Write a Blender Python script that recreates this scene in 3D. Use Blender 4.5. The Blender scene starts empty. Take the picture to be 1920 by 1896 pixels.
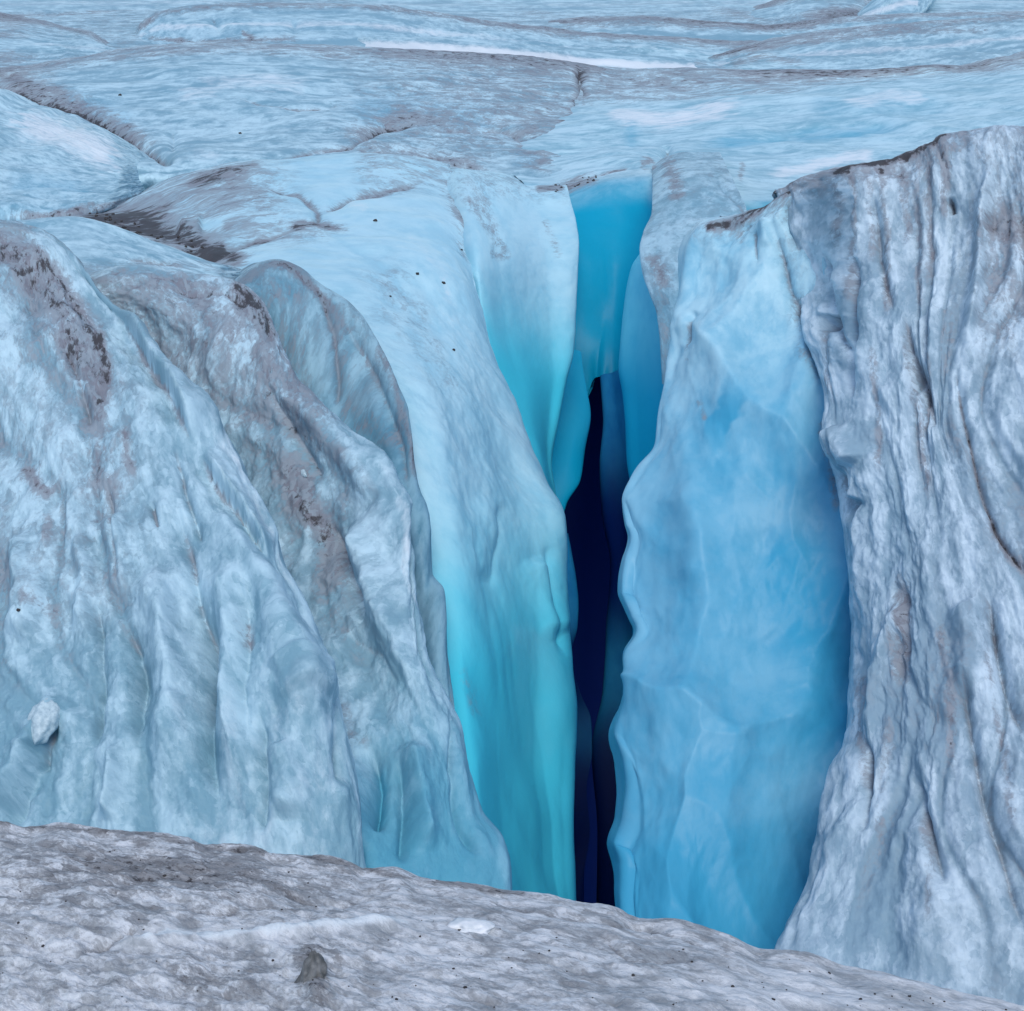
import bpy, math, random
import numpy as np
from mathutils import Vector

random.seed(7)
rng = np.random.default_rng(11)
SC = bpy.context.scene
COL = SC.collection

# ------------------------------------------------------------------ camera frame
W0, H0 = 1920.0, 1896.0
FPX = (H0 / 2) / math.tan(math.radians(20.0))
PITCH = math.radians(22.0)
FWD = np.array([0.0, math.cos(PITCH), -math.sin(PITCH)])
UPV = np.array([0.0, math.sin(PITCH), math.cos(PITCH)])
RGT = np.array([1.0, 0.0, 0.0])


def plane_depth(py, h):
    """distance at which the sight line of row py meets the level h metres under the eye"""
    v = (H0 / 2 - py) / FPX
    return h / max(0.012, math.sin(PITCH) - math.cos(PITCH) * v)


def to_world(px, py, D):
    a = ((px - W0 / 2) / FPX)[..., None]
    b = ((H0 / 2 - py) / FPX)[..., None]
    return D[..., None] * (FWD + a * RGT + b * UPV)


def to_pix(P):
    d = P @ FWD
    return W0 / 2 + FPX * (P @ RGT) / d, H0 / 2 - FPX * (P @ UPV) / d, d


# ------------------------------------------------------------------ noise
_perm = rng.permutation(256).astype(np.int32)
_perm = np.concatenate([_perm, _perm, _perm])
_g = rng.normal(size=(256, 3)).astype(np.float32)
_g /= np.linalg.norm(_g, axis=1)[:, None]


def perlin(x, y, z):
    x = np.asarray(x, np.float32); y = np.asarray(y, np.float32); z = np.asarray(z, np.float32)
    x, y, z = np.broadcast_arrays(x, y, z)
    xi = np.floor(x).astype(np.int32); yi = np.floor(y).astype(np.int32); zi = np.floor(z).astype(np.int32)
    xf = x - xi; yf = y - yi; zf = z - zi
    xi &= 255; yi &= 255; zi &= 255
    u = xf * xf * xf * (xf * (xf * 6 - 15) + 10)
    v = yf * yf * yf * (yf * (yf * 6 - 15) + 10)
    w = zf * zf * zf * (zf * (zf * 6 - 15) + 10)
    out = 0
    for dx in (0, 1):
        a = _perm[xi + dx]
        wx = u if dx else 1 - u
        for dy in (0, 1):
            b = _perm[a + yi + dy]
            wy = v if dy else 1 - v
            for dz in (0, 1):
                g = _g[_perm[b + zi + dz] & 255]
                wz = w if dz else 1 - w
                out = out + wx * wy * wz * (g[..., 0] * (xf - dx) + g[..., 1] * (yf - dy) + g[..., 2] * (zf - dz))
    return out * 1.5


def fbm(x, y, z, octs=4, gain=0.5):
    s = 0; a = 1.0; k = 1.0
    for i in range(octs):
        s = s + a * perlin(x * k + 13.7 * i, y * k + 7.1 * i, z * k + 3.3 * i)
        a *= gain; k *= 2.03
    return s


def ridged(x, y, z, octs=3, gain=0.5, soft=.03):
    """rounded cups between sharp crests, 0..1"""
    s = 0; a = 1.0; k = 1.0; t = 0
    for i in range(octs):
        s = s + a * (1 - (np.sqrt(perlin(x * k + 5.7 * i, y * k + 9.1 * i, z * k + .37) ** 2 + soft * soft) - soft) * 1.6)
        t += a; a *= gain; k *= 2.1
    return s / t


def cups(x, y, seed=0):
    """melt scallops: round bowls meeting in crisp cusps, 0..1"""
    xi = np.floor(x).astype(np.int32); yi = np.floor(y).astype(np.int32)
    acc = np.zeros(x.shape, np.float32)
    for dx in (-1, 0, 1):
        for dy in (-1, 0, 1):
            a = _perm[(xi + dx + seed * 31) & 255]; h = _perm[a + ((yi + dy) & 255)]
            px = xi + dx + .15 + .7 * h / 255.0; py = yi + dy + .15 + .7 * _perm[h + 57] / 255.0
            acc += np.exp(-30.0 * ((x - px) ** 2 + (y - py) ** 2))
    return np.clip(-np.log(acc + 1e-14) / 30.0, -.1, 1.1)


def sstep(a, b, x):
    t = np.clip((x - a) / (b - a), 0, 1)
    return t * t * (3 - 2 * t)


# ------------------------------------------------------------------ curve lofting
def pchip(t, Y, q):
    """monotone cubic through rows of Y at knots t, sampled at q"""
    t = np.asarray(t, float); n = len(t)
    h = np.diff(t); sh = (n - 1,) + (1,) * (Y.ndim - 1)
    d = np.diff(Y, axis=0) / h.reshape(sh)
    m = np.zeros_like(Y)
    if n == 2:
        m[:] = d[0]
    else:
        h0 = h[:-1].reshape((n - 2,) + sh[1:]); h1 = h[1:].reshape((n - 2,) + sh[1:])
        w1 = 2 * h1 + h0; w2 = h1 + 2 * h0
        ok = d[:-1] * d[1:] > 0
        den = np.where(ok, w1 / np.where(ok, d[:-1], 1) + w2 / np.where(ok, d[1:], 1), 1)
        m[1:-1] = np.where(ok, (w1 + w2) / den, 0)
        m[0] = d[0]; m[-1] = d[-1]
    k = np.clip(np.searchsorted(t, q, side='right') - 1, 0, n - 2)
    s = ((q - t[k]) / h[k]).reshape((-1,) + sh[1:])
    hk = h[k].reshape((-1,) + sh[1:])
    return ((1 + 2 * s) * (1 - s) ** 2 * Y[k] + s * (1 - s) ** 2 * hk * m[k]
            + s * s * (3 - 2 * s) * Y[k + 1] + s * s * (s - 1) * hk * m[k + 1])


def fix(curve):
    return np.array([(x, y, 1.0 / (d if d > 0 else plane_depth(y, -d))) for x, y, d in curve], float)


def shift(curve, dx, dy, dd=0.0, mul=1.0):
    """a copy of a contour moved behind itself: the far side of a rounded mass"""
    return [(x + dx, y + dy, (d if d > 0 else plane_depth(y, -d)) * mul + dd) for x, y, d in curve]


def seg_dist(X, Y, pts):
    best = np.full(X.shape, 1e9, np.float32)
    tt = np.zeros(X.shape, np.float32); side = np.zeros(X.shape, np.float32)
    n = len(pts) - 1
    for i in range(n):
        x0, y0 = pts[i]; x1, y1 = pts[i + 1]
        dx, dy = x1 - x0, y1 - y0
        L = dx * dx + dy * dy + 1e-6
        s = np.clip(((X - x0) * dx + (Y - y0) * dy) / L, 0, 1)
        d = np.hypot(X - x0 - s * dx, Y - y0 - s * dy)
        b = d < best
        best = np.where(b, d, best); tt = np.where(b, (i + s) / n, tt)
        side = np.where(b, np.sign(dx * (Y - y0) - dy * (X - x0)), side)
    return best, tt, side


PATCH = {}
PIX = {}


def make_mesh(name, V, nv, nu, attrs, uv, mat):
    idx = np.arange(nv * nu).reshape(nv, nu)
    F = np.stack([idx[:-1, :-1], idx[:-1, 1:], idx[1:, 1:], idx[1:, :-1]], -1).reshape(-1, 4)
    me = bpy.data.meshes.new(name)
    org = V.reshape(-1, 3).mean(0)
    org[2] = V[..., 2].min()
    Vl = (V.reshape(-1, 3) - org).astype(np.float32)
    me.vertices.add(len(Vl)); me.vertices.foreach_set('co', Vl.ravel())
    me.loops.add(F.size); me.loops.foreach_set('vertex_index', F.ravel().astype(np.int32))
    me.polygons.add(len(F))
    me.polygons.foreach_set('loop_start', np.arange(0, F.size, 4, dtype=np.int32))
    me.polygons.foreach_set('loop_total', np.full(len(F), 4, np.int32))
    me.update(calc_edges=True)
    me.polygons.foreach_set('use_smooth', np.ones(len(F), bool))
    for k, a in attrs.items():
        at = me.attributes.new(k, 'FLOAT', 'POINT')
        at.data.foreach_set('value', np.ascontiguousarray(a, np.float32).ravel())
    ul = me.uv_layers.new(name='flow')
    ul.data.foreach_set('uv', uv.reshape(-1, 2)[F.ravel()].astype(np.float32).ravel())
    me.materials.append(mat)
    ob = bpy.data.objects.new(name, me)
    ob.location = Vector(org)
    COL.objects.link(ob)
    return ob


def patch(key, name, curves, mat, label=None, cat=None, group=None, kind=None, res=2.3,
          tex=1.0, big=0.10, flute=0.0, flute_f=2.2, scallop=0.0, scallop_f=0.9, rough=0.012,
          blue=None, dirt=None, strokes=(), groove_dirt=0.0, seed=0.0, warp=0.5, maxn=900, sk=1.0, mid=0.03, firmness=1.0, keep=.45):
    C = [fix(c) for c in curves]
    nc = len(C)
    lens = [np.hypot(*np.diff(c[:, :2], axis=0).T) + 1e-3 for c in C]
    # how many samples along and across
    along = np.median([l.sum() for l in lens])
    nv = int(np.clip(along / res, 40, maxn))
    q = np.linspace(0, 1, nv)
    R = []
    for c, l in zip(C, lens):
        t = np.concatenate([[0], np.cumsum(l)]); t /= t[-1]
        R.append(pchip(t, c, q))
    R = np.array(R)                                     # nc, nv, 3
    gap = np.array([np.percentile(np.hypot(*(R[i + 1] - R[i])[:, :2].T), 70) for i in range(nc - 1)])
    gap = np.maximum(gap, 14)
    k = np.concatenate([[0], np.cumsum(gap)])
    nu = int(np.clip(k[-1] / res, 24, maxn))
    G = pchip(k, R, np.linspace(0, k[-1], nu))          # nu, nv, 3
    G = np.transpose(G, (1, 0, 2))                      # nv, nu
    D = 1.0 / np.clip(G[..., 2], 1e-4, None)
    P = to_world(G[..., 0], G[..., 1], D)
    X, Y = G[..., 0].astype(np.float32), G[..., 1].astype(np.float32)
    # surface coordinates in metres
    ds = np.linalg.norm(np.diff(P, axis=1), axis=2); dt = np.linalg.norm(np.diff(P, axis=0), axis=2)
    S = np.concatenate([[0], np.cumsum(np.median(ds, axis=0))])[None, :] * np.ones((nv, 1))
    T = np.concatenate([[0], np.cumsum(np.median(dt, axis=1))])[:, None] * np.ones((1, nu))
    s = (S / tex + seed * 17.3).astype(np.float32); t = (T / tex + seed * 5.1).astype(np.float32)
    du = np.gradient(P, axis=1); dv = np.gradient(P, axis=0)
    N = np.cross(du, dv); N /= np.linalg.norm(N, axis=2)[..., None] + 1e-9
    view = P / np.linalg.norm(P, axis=2)[..., None]
    fac = -(N * view).sum(2)
    if np.median(fac) < 0:
        N = -N; fac = -fac
    front = sstep(-0.1, 0.15, fac)
    A_b = blue(X, Y) if blue is not None else np.zeros_like(X)
    A_d = dirt(X, Y) if dirt is not None else np.zeros_like(X)
    A_b = A_b + np.zeros_like(X); A_d = A_d + np.zeros_like(X)
    firm = 1 - .85 * np.clip(A_b, 0, 1) * firmness
    pw = (P / tex).astype(np.float32)
    wx = s + warp * perlin(s * 0.7, t * 0.5, seed)
    disp = big * fbm(pw[..., 0] * .55 + seed, pw[..., 1] * .55, pw[..., 2] * .4, 3)
    groove = np.zeros_like(disp)
    if flute:
        f1 = perlin(wx * flute_f, t * flute_f * .10, seed + 1.5)
        f2 = perlin(wx * flute_f * 2.3 + 4, t * flute_f * .26, seed + 8.5)
        f3 = perlin(wx * flute_f * 5.1 + 9, t * flute_f * .8, seed + 2.5)
        a = .5 + .5 * np.clip(perlin(s * .4, t * .35, seed + 20) * 1.6 + .3, -1, 1)
        fl = (np.abs(f1) * 1.5 - .5) * 1.0 + f2 * .45 * a + f3 * .22 * a
        disp = disp + flute * fl
        groove = sstep(.16, .0, np.abs(f1)) * a + .6 * sstep(-.25, -.55, f2) * a
    if scallop:
        qs = s * scallop_f + .5 * perlin(s * .6, t * .6, seed + 5); qt = (t * .6 - s * .35) * scallop_f + .5 * perlin(s * .6, t * .6, seed + 6)
        am = .55 + .6 * perlin(s * .45, t * .45, seed + 7)
        sc = cups(qs, qt, int(seed)) * am + .32 * cups(qs * 2.3 + 3, qt * 2.3, int(seed) + 1) * (1.1 - am)
        disp = disp + scallop * (sc - .35)
    disp = disp + mid * firm * (fbm(s * 1.5, t * 1.0, seed + 31.0, 4, .6) + .8 * ridged(s * 1.2 + 3, t * .55, seed + 33., 2) - .5)
    fine = fbm(s * 5.0, t * 3.2, seed + 4.0, 4, .55)
    disp = disp + rough * firm * fine + rough * firm * .9 * (ridged(s * 2.6, t * 1.5, seed + 6.0, 3) - .6) * 2
    jit = fbm(s * 1.6, t * 1.6, seed + 12.0, 4, .6)
    for st in strokes:
        kind_, pts, wd, val = st[:4]
        taper = st[4] if len(st) > 4 else 1
        xs = [p[0] for p in pts]; ys = [p[1] for p in pts]
        m = (X > min(xs) - 4 * wd) & (X < max(xs) + 4 * wd) & (Y > min(ys) - 4 * wd) & (Y < max(ys) + 4 * wd)
        if not m.any():
            continue
        j = jit[m] * wd * (.8 if kind_ in 'db' else .12 if kind_ == 'lip' else .35)
        dd, tt, side = seg_dist(X[m] + j, Y[m] + j * .6, pts)
        if kind_ == 'lip':          # a step: one side proud, sharp on the other
            sd = dd * side
            a = np.exp(-np.maximum(sd, 0) / (3.2 * wd)) * sstep(-.15, .5, sd / wd) if wd < 16 else np.exp(-np.maximum(sd, 0) / (2.5 * wd)) * sstep(-.7, 1.1, sd / wd)
        elif kind_ == 'g':
            a = np.exp(-(dd / wd) ** 1.25)
        else:
            a = np.exp(-(dd / wd) ** 2)
        if taper:
            a = a * sstep(-.02, .18, tt) * sstep(1.02, .8, tt)
        a = a * front[m]
        if kind_ == 'd':
            A_d[m] = np.where((a > .12) & (val > 0), np.maximum(A_d[m], 0), A_d[m]) + val * a
        elif kind_ == 'b':
            A_b[m] = A_b[m] + val * a
        elif kind_ == 'g':          # carved groove, with grit lying in it
            g2 = np.exp(-(dd / (wd * .55)) ** 2)
            disp[m] = disp[m] - val * sk * a
            A_d[m] = A_d[m] + (st[5] if len(st) > 5 else .5) * g2 * front[m] * a
        elif kind_ == 'lip':
            disp[m] = disp[m] + val * sk * a
            A_d[m] = A_d[m] + (st[5] if len(st) > 5 else .35) * np.exp(-(dd / (wd * .6)) ** 2) * (side < 0) * sstep(-.02, .18, tt) * sstep(1.02, .8, tt) * front[m]
        elif kind_ == 'r':          # raised rib or knob
            disp[m] = disp[m] + val * sk * a
    A_d = A_d + groove_dirt * groove
    disp = disp * (keep + (1 - keep) * sstep(.0, .55, fac))     # rounded edges keep their traced outline
    P2 = P + N * disp[..., None]
    ob = make_mesh(name, P2, nv, nu,
                   {'blue': np.clip(A_b, 0, 1.5), 'dirt': np.clip(A_d, -1, 1.5),
                    'hollow_shade': np.clip(-fine * .5 + groove, -1, 1.5)},
                   np.stack([s, t], -1), mat)
    if kind:
        ob['kind'] = kind
    if label:
        ob['label'] = label; ob['category'] = cat
    if group:
        ob['group'] = group
    PATCH[key] = (X, Y, front, P2, N)
    return ob


def surf(key, px, py):
    X, Y, fr, P, N = PATCH[key]
    if key not in PIX:
        PIX[key] = to_pix(P.reshape(-1, 3))
    qx, qy, d = PIX[key]
    e = (qx - px) ** 2 + (qy - py) ** 2 + np.where(fr.ravel() > .5, 0, 1e6)
    near = np.argsort(e)[:6]
    i = near[np.argmin(d[near])]
    return P.reshape(-1, 3)[i], N.reshape(-1, 3)[i], d[i]


# ------------------------------------------------------------------ materials
class Nodes:
    def __init__(s, name):
        s.m = bpy.data.materials.new(name); s.m.use_nodes = True
        s.nt = s.m.node_tree; s.nt.nodes.clear()

    def n(s, t, **kw):
        o = s.nt.nodes.new(t)
        for k, v in kw.items():
            setattr(o, k, v)
        return o

    def put(s, sock, v):
        if isinstance(v, bpy.types.NodeSocket):
            s.nt.links.new(v, sock)
        elif v is not None:
            if sock.type == 'RGBA' and len(v) == 3:
                v = (*v, 1)
            sock.default_value = v

    def math(s, op, a, b=None, clamp=False):
        o = s.n('ShaderNodeMath', operation=op, use_clamp=clamp)
        s.put(o.inputs[0], a); s.put(o.inputs[1], b)
        return o.outputs[0]

    def mix(s, f, a, b):
        o = s.n('ShaderNodeMix', data_type='RGBA'); o.clamp_factor = True
        s.put(o.inputs[0], f); s.put(o.inputs[6], a); s.put(o.inputs[7], b)
        return o.outputs[2]

    def attr(s, name):
        return s.n('ShaderNodeAttribute', attribute_name=name).outputs['Fac']

    def range(s, v, a, b, c=0.0, d=1.0):
        o = s.n('ShaderNodeMapRange'); o.interpolation_type = 'SMOOTHSTEP'
        s.put(o.inputs[0], v)
        for i, x in enumerate((a, b, c, d)):
            o.inputs[1 + i].default_value = x
        return o.outputs[0]

    def noise(s, vec, scale, detail=5, rough=.6, dist=0.0, lac=2.0):
        o = s.n('ShaderNodeTexNoise')
        s.put(o.inputs['Vector'], vec)
        o.inputs['Scale'].default_value = scale; o.inputs['Detail'].default_value = detail
        o.inputs['Roughness'].default_value = rough; o.inputs['Distortion'].default_value = dist
        o.inputs['Lacunarity'].default_value = lac
        return o.outputs['Fac']

    def mapping(s, vec, sc):
        o = s.n('ShaderNodeMapping'); s.put(o.inputs[0], vec); o.inputs['Scale'].default_value = sc
        return o.outputs[0]


def ice_material(name, crust=(.52, .66, .73), clear=(.20, .32, .39), dense=(.06, .34, .52),
                 dirtc=(.135, .125, .14), grit=(.045, .042, .046), aniso=(1.0, .45, 1.0),
                 rough=.42, bump=.35, mott=1.0, chipw=1.0, dmax=.9, ts=1.0, blue_soft=.25, spec=.35, sss=0.0):
    k = Nodes(name)
    uv = k.n('ShaderNodeUVMap', uv_map='flow').outputs[0]
    fl = k.mapping(uv, (aniso[0] * ts, aniso[1] * ts, 1))
    iso = k.mapping(uv, (ts, ts * .8, 1))
    n_big = k.noise(fl, 1.1, 5, .62, .3)
    n_mid = k.noise(fl, 4.5, 6, .66, .15)
    n_fine = k.noise(iso, 24.0, 4, .7, .2)
    wob = k.n('ShaderNodeTexNoise'); k.put(wob.inputs['Vector'], iso); wob.inputs['Scale'].default_value = 5; wob.inputs['Detail'].default_value = 4
    vs = k.n('ShaderNodeVectorMath', operation='SCALE'); k.put(vs.inputs[0], wob.outputs['Color']); vs.inputs['Scale'].default_value = .35
    va = k.n('ShaderNodeVectorMath', operation='ADD'); k.put(va.inputs[0], fl); k.put(va.inputs[1], vs.outputs[0])

    def chips(sc):
        o = k.n('ShaderNodeTexVoronoi'); k.put(o.inputs['Vector'], va.outputs[0]); o.inputs['Scale'].default_value = sc
        return k.n('ShaderNodeSeparateColor'), o
    cs, co = chips(6.0); k.nt.links.new(co.outputs['Color'], cs.inputs[0]); chip1 = cs.outputs[0]
    cs, co = chips(15.0); k.nt.links.new(co.outputs['Color'], cs.inputs[0]); chip2 = cs.outputs[1]
    chip = k.math('ADD', k.math('MULTIPLY', chip1, .5), k.math('MULTIPLY', chip2, .5))
    b = k.attr('blue'); d = k.attr('dirt'); h = k.attr('hollow_shade')
    # weathered white crust over clearer grey-blue ice
    c1 = k.math('ADD', k.math('MULTIPLY', n_big, .50), k.math('MULTIPLY', n_mid, .38))
    c1 = k.math('ADD', c1, k.math('MULTIPLY', chip, .12 * chipw))
    c1 = k.math('ADD', c1, k.math('MULTIPLY', k.math('SUBTRACT', n_fine, .5), .10 * chipw))
    c1 = k.math('ADD', c1, k.math('MULTIPLY', h, .17))  # shade in hollows and highlights on crests, put into the ice colour
    f1 = k.math('MULTIPLY', k.range(c1, .37, .64), mott)
    col = k.mix(f1, crust, clear)
    # dense bubble-free blue ice
    bn = k.math('ADD', b, k.math('MULTIPLY', k.math('SUBTRACT', n_big, .5), blue_soft))
    col = k.mix(k.range(bn, 0.0, 1.0), col, dense)
    # silt film, then grit
    dn = k.math('ADD', k.math('MULTIPLY', k.math('SUBTRACT', n_mid, .5), 1.5),
                k.math('MULTIPLY', k.math('SUBTRACT', n_fine, .5), 1.3))
    dn = k.math('ADD', dn, k.math('MULTIPLY', k.math('SUBTRACT', n_big, .5), .7))
    dn = k.math('ADD', dn, k.math('MULTIPLY', k.math('SUBTRACT', chip, .5), .75))
    gate = k.range(d, 0.02, .35)
    dsum = k.math('ADD', d, k.math('MULTIPLY', dn, gate))
    film = k.mix(k.range(k.math('ADD', chip2, n_mid), .6, 1.4), dirtc, tuple(.75 * c + .25 * e for c, e in zip(dirtc, crust)))
    col = k.mix(k.math('MULTIPLY', k.range(dsum, .03, .88), dmax), col, film)
    g2 = k.noise(iso, 9.0, 5, .75, .2)
    gm = k.math('ADD', d, k.math('ADD', k.math('MULTIPLY', k.math('SUBTRACT', g2, .5), 3.0), k.math('MULTIPLY', k.math('SUBTRACT', n_mid, .5), 1.6)))
    col = k.mix(k.math('MULTIPLY', k.math('MULTIPLY', k.range(gm, .98, 1.4), gate), .9), col, grit)
    col = k.mix(k.range(k.math('ADD', d, k.math('MULTIPLY', k.math('SUBTRACT', n_mid, .5), .8)), -.25, -.8), col, (.70, .77, .81))
    p = k.n('ShaderNodeBsdfPrincipled')
    k.put(p.inputs['Base Color'], col)
    k.put(p.inputs['Roughness'], k.math('ADD', rough, k.math('MULTIPLY', k.range(dsum, .1, .7), .3)))
    p.inputs['Specular IOR Level'].default_value = spec
    p.inputs['IOR'].default_value = 1.31
    if sss:
        p.inputs['Subsurface Weight'].default_value = sss
        p.inputs['Subsurface Radius'].default_value = (.25, .6, 1.0)
        p.inputs['Subsurface Scale'].default_value = .25
    bm = k.n('ShaderNodeBump'); bm.inputs['Strength'].default_value = bump
    bm.inputs['Distance'].default_value = .05
    hgt = k.math('ADD', k.math('MULTIPLY', n_mid, .7), k.math('ADD', k.math('MULTIPLY', n_fine, .30), k.math('MULTIPLY', chip, .22 * chipw)))
    k.put(bm.inputs['Height'], hgt)
    k.put(p.inputs['Normal'], bm.outputs[0])
    o = k.n('ShaderNodeOutputMaterial')
    k.nt.links.new(p.outputs[0], o.inputs[0])
    return k.m


LILAC = (.20, .195, .225)
M_PLATEAU = ice_material('weathered_plateau_ice', crust=(.49, .70, .78), clear=(.19, .36, .45), aniso=(1.0, .8, 1), dirtc=LILAC)
M_FOLD = ice_material('weathered_fold_ice', crust=(.49, .68, .765), clear=(.21, .365, .445), dense=(.07, .36, .50), aniso=(1, .6, 1), dirtc=LILAC, chipw=1.1, bump=.5)
M_FOLD_SHADE = ice_material('shaded_fold_ice', crust=(.33, .52, .60), clear=(.13, .28, .36), dense=(.07, .26, .38), aniso=(1, .6, 1), dirtc=(.18, .18, .21))  # fold ice in darker tones: shade of the recess put into the colour
M_WALL = ice_material('turquoise_crevasse_ice', crust=(.46, .70, .79), clear=(.28, .55, .68), dense=(.065, .60, .75),
                      bump=.10, mott=.7, rough=.36, blue_soft=.12, aniso=(1, .7, 1), chipw=.6, dirtc=LILAC)
M_HEAD = ice_material('head_wall_ice', crust=(.49, .70, .78), clear=(.20, .40, .49), dense=(.003, .32, .50),
                      bump=.15, mott=.9, rough=.4, blue_soft=.10, aniso=(1, .8, 1), dirtc=LILAC)
M_LEAF = ice_material('blue_leaf_ice', crust=(.12, .56, .72), clear=(.05, .45, .64), dense=(.003, .36, .58),
                      bump=.06, mott=.9, rough=.4, blue_soft=.25, chipw=.4)
M_DEEP_SHADE = ice_material('deep_blue_ice_slit_shade', crust=(.02, .24, .46), clear=(.008, .16, .38), dense=(.001, .014, .10),  # navy ice, with the darkness of the slit put into its colour
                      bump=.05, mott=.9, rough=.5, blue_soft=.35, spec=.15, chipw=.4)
M_FIN = ice_material('pale_blue_fin_ice', crust=(.43, .67, .77), clear=(.20, .46, .61), dense=(.045, .34, .54),
                     bump=.10, mott=.9, rough=.36, blue_soft=.35, chipw=.6, aniso=(1, .8, 1), dirtc=LILAC)
M_BUTT = ice_material('grey_fluted_ice', crust=(.56, .69, .78), clear=(.245, .36, .445), aniso=(1.5, .5, 1), dirtc=(.185, .18, .205), bump=.5, chipw=1.1)
M_MOUND = ice_material('dirty_foreground_ice', crust=(.70, .735, .765), clear=(.32, .35, .375), dirtc=(.125, .123, .128),
                       aniso=(1.0, .8, 1), bump=.55, rough=.6, ts=1.25)

# ------------------------------------------------------------------ glacier, far plateau


def lobe(key, name, crest, base, hc, hb, mat, lift=.5, back=1.0, **kw):
    """a swell of the plateau: far side, crest, belly and foot, each contour running from left to right"""
    hb = hb + .25
    n = len(crest)
    bq = np.linspace(0, 1, n)
    bb = np.array(base, float)
    t = np.concatenate([[0], np.cumsum(np.hypot(*np.diff(bb, axis=0).T))]); t /= t[-1]
    bb = pchip(t, bb, bq)
    bb[:, 1] += 14
    hcs = [hc] * n
    for e, nb in ((0, 1), (n - 1, n - 2)):           # a ridge that ends in view sinks into the ice there
        if -50 < crest[e][0] < 1970:
            hcs[e] = hb + .2; hcs[nb] = .5 * hc + .5 * hb
    c = [(x, y, -h) for (x, y), h in zip(crest, hcs)]
    b = [(x, y, -max(hb, h + .02)) for (x, y), h in zip(bb, hcs)]
    blend = lambda f, g: [(cx + (bx - cx) * f, cy + (by - cy) * f, -(h + (max(hb, h + .02) - h) * g)) for (cx, cy), (bx, by), h in zip(crest, bb, hcs)]
    curves = [shift(c, 0, 25, 0, 1.30 * back), shift(c, 0, 6, 0, 1.07), c, blend(.18, .08), blend(.55, lift), b,
              [(x, y + 30, z0 - .8) for x, y, z0 in b]]
    cx = [p[0] for p in crest]; cy = [p[1] for p in crest]
    bx = [p[0] for p in bb]; by = [p[1] for p in bb]
    d0 = kw.pop('dirt', None); cd = kw.pop('crest_dirt', .55)
    kw['dirt'] = lambda X, Y: (d0(X, Y) if d0 else 0) + cd * np.exp(-((Y - np.interp(X, cx, cy) - 3) / 7) ** 2) \
        - .65 * np.exp(-((Y - .6 * np.interp(X, cx, cy) - .4 * np.interp(X, bx, by)) / 9) ** 2)
    return patch(key, name, curves, mat, **kw)


RIDGE_G = 'far ridges of the ice plateau'
far = dict(tex=3.2, big=.25, rough=.04, mid=.10, cat='ice ridge', group=RIDGE_G, flute=.16, flute_f=.9, sk=3.5)
lobe('t0', 'ice_ridge', [(-500, -60), (300, -70), (1000, -66), (1600, -70), (2400, -60)],
     [(-500, 110), (300, 100), (1000, 110), (1600, 100), (2400, 80)], 4.9, 5.6, M_PLATEAU, seed=1,
     label='farthest pale ice ridge along the very top edge of the photo', dirt=lambda X, Y: .25 + 0 * X,
     strokes=[('g', [(-50, 24), (100, 24), (290, 11)], 5, .3, 0, 1.2), ('d', [(1300, 0), (1380, 25), (1450, 44)], 8, .4),
              ('d', [(420, 2), (700, 0)], 6, .5), ('d', [(860, 0), (1040, 22)], 8, .35), ('b', [(0, 10), (200, 2)], 10, -.3)], **far)
lobe('t5', 'ice_ridge', [(980, 52), (1080, 32), (1200, 28), (1320, 38), (1440, 46), (1600, 31), (1730, 26), (1920, 20), (2300, 0)],
     [(980, 85), (1440, 95), (1600, 80), (1920, 60), (2300, 40)], 4.7, 5.4, M_PLATEAU, seed=2,
     label='long thin ice ridge at top right running below the dark hummock',
     dirt=lambda X, Y: .12 + .4 * sstep(1600, 1500, X) * sstep(24, 44, Y), **far)
lobe('t6', 'ice_hummock', [(1380, 24), (1440, 4), (1520, -22), (1600, -26), (1640, -8), (1662, 24)],
     [(1380, 40), (1500, 44), (1590, 46), (1662, 38)], 4.45, 5.2, M_PLATEAU, seed=3,
     label='dirt-blackened ice hummock cut off by the top edge at right',
     dirt=lambda X, Y: .35 + .75 * sstep(1480, 1570, X) * sstep(-10, 20, Y),
     **{**far, 'group': None, 'cat': 'ice hummock'})
lobe('t7', 'ice_hummock', [(1598, 36), (1620, 14), (1650, -8), (1700, -30), (1760, -24), (1745, 8), (1722, 32)],
     [(1598, 42), (1650, 46), (1722, 44)], 4.2, 5.0, M_PLATEAU, seed=4,
     crest_dirt=0, label='small clean pale blue ice wedge beside the blackened hummock', blue=lambda X, Y: .2 + 0 * X,
     **{**far, 'group': None, 'cat': 'ice hummock', 'big': .08, 'rough': .02})
lobe('t1', 'ice_ridge', [(-400, 0), (-100, 14), (0, 27), (60, 35), (120, 49), (170, 60), (224, 92)],
     [(-400, 190), (0, 150), (150, 125), (232, 104)], 4.6, 5.3, M_PLATEAU, seed=5,
     label='low rounded ice lobe at the upper left edge, tapering to the right',
     dirt=lambda X, Y: .22 + .25 * sstep(80, 20, X), strokes=[('b', [(80, 85), (180, 85)], 14, -.1), ('d', [(200, 60), (215, 75)], 6, .6)], **far)
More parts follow.
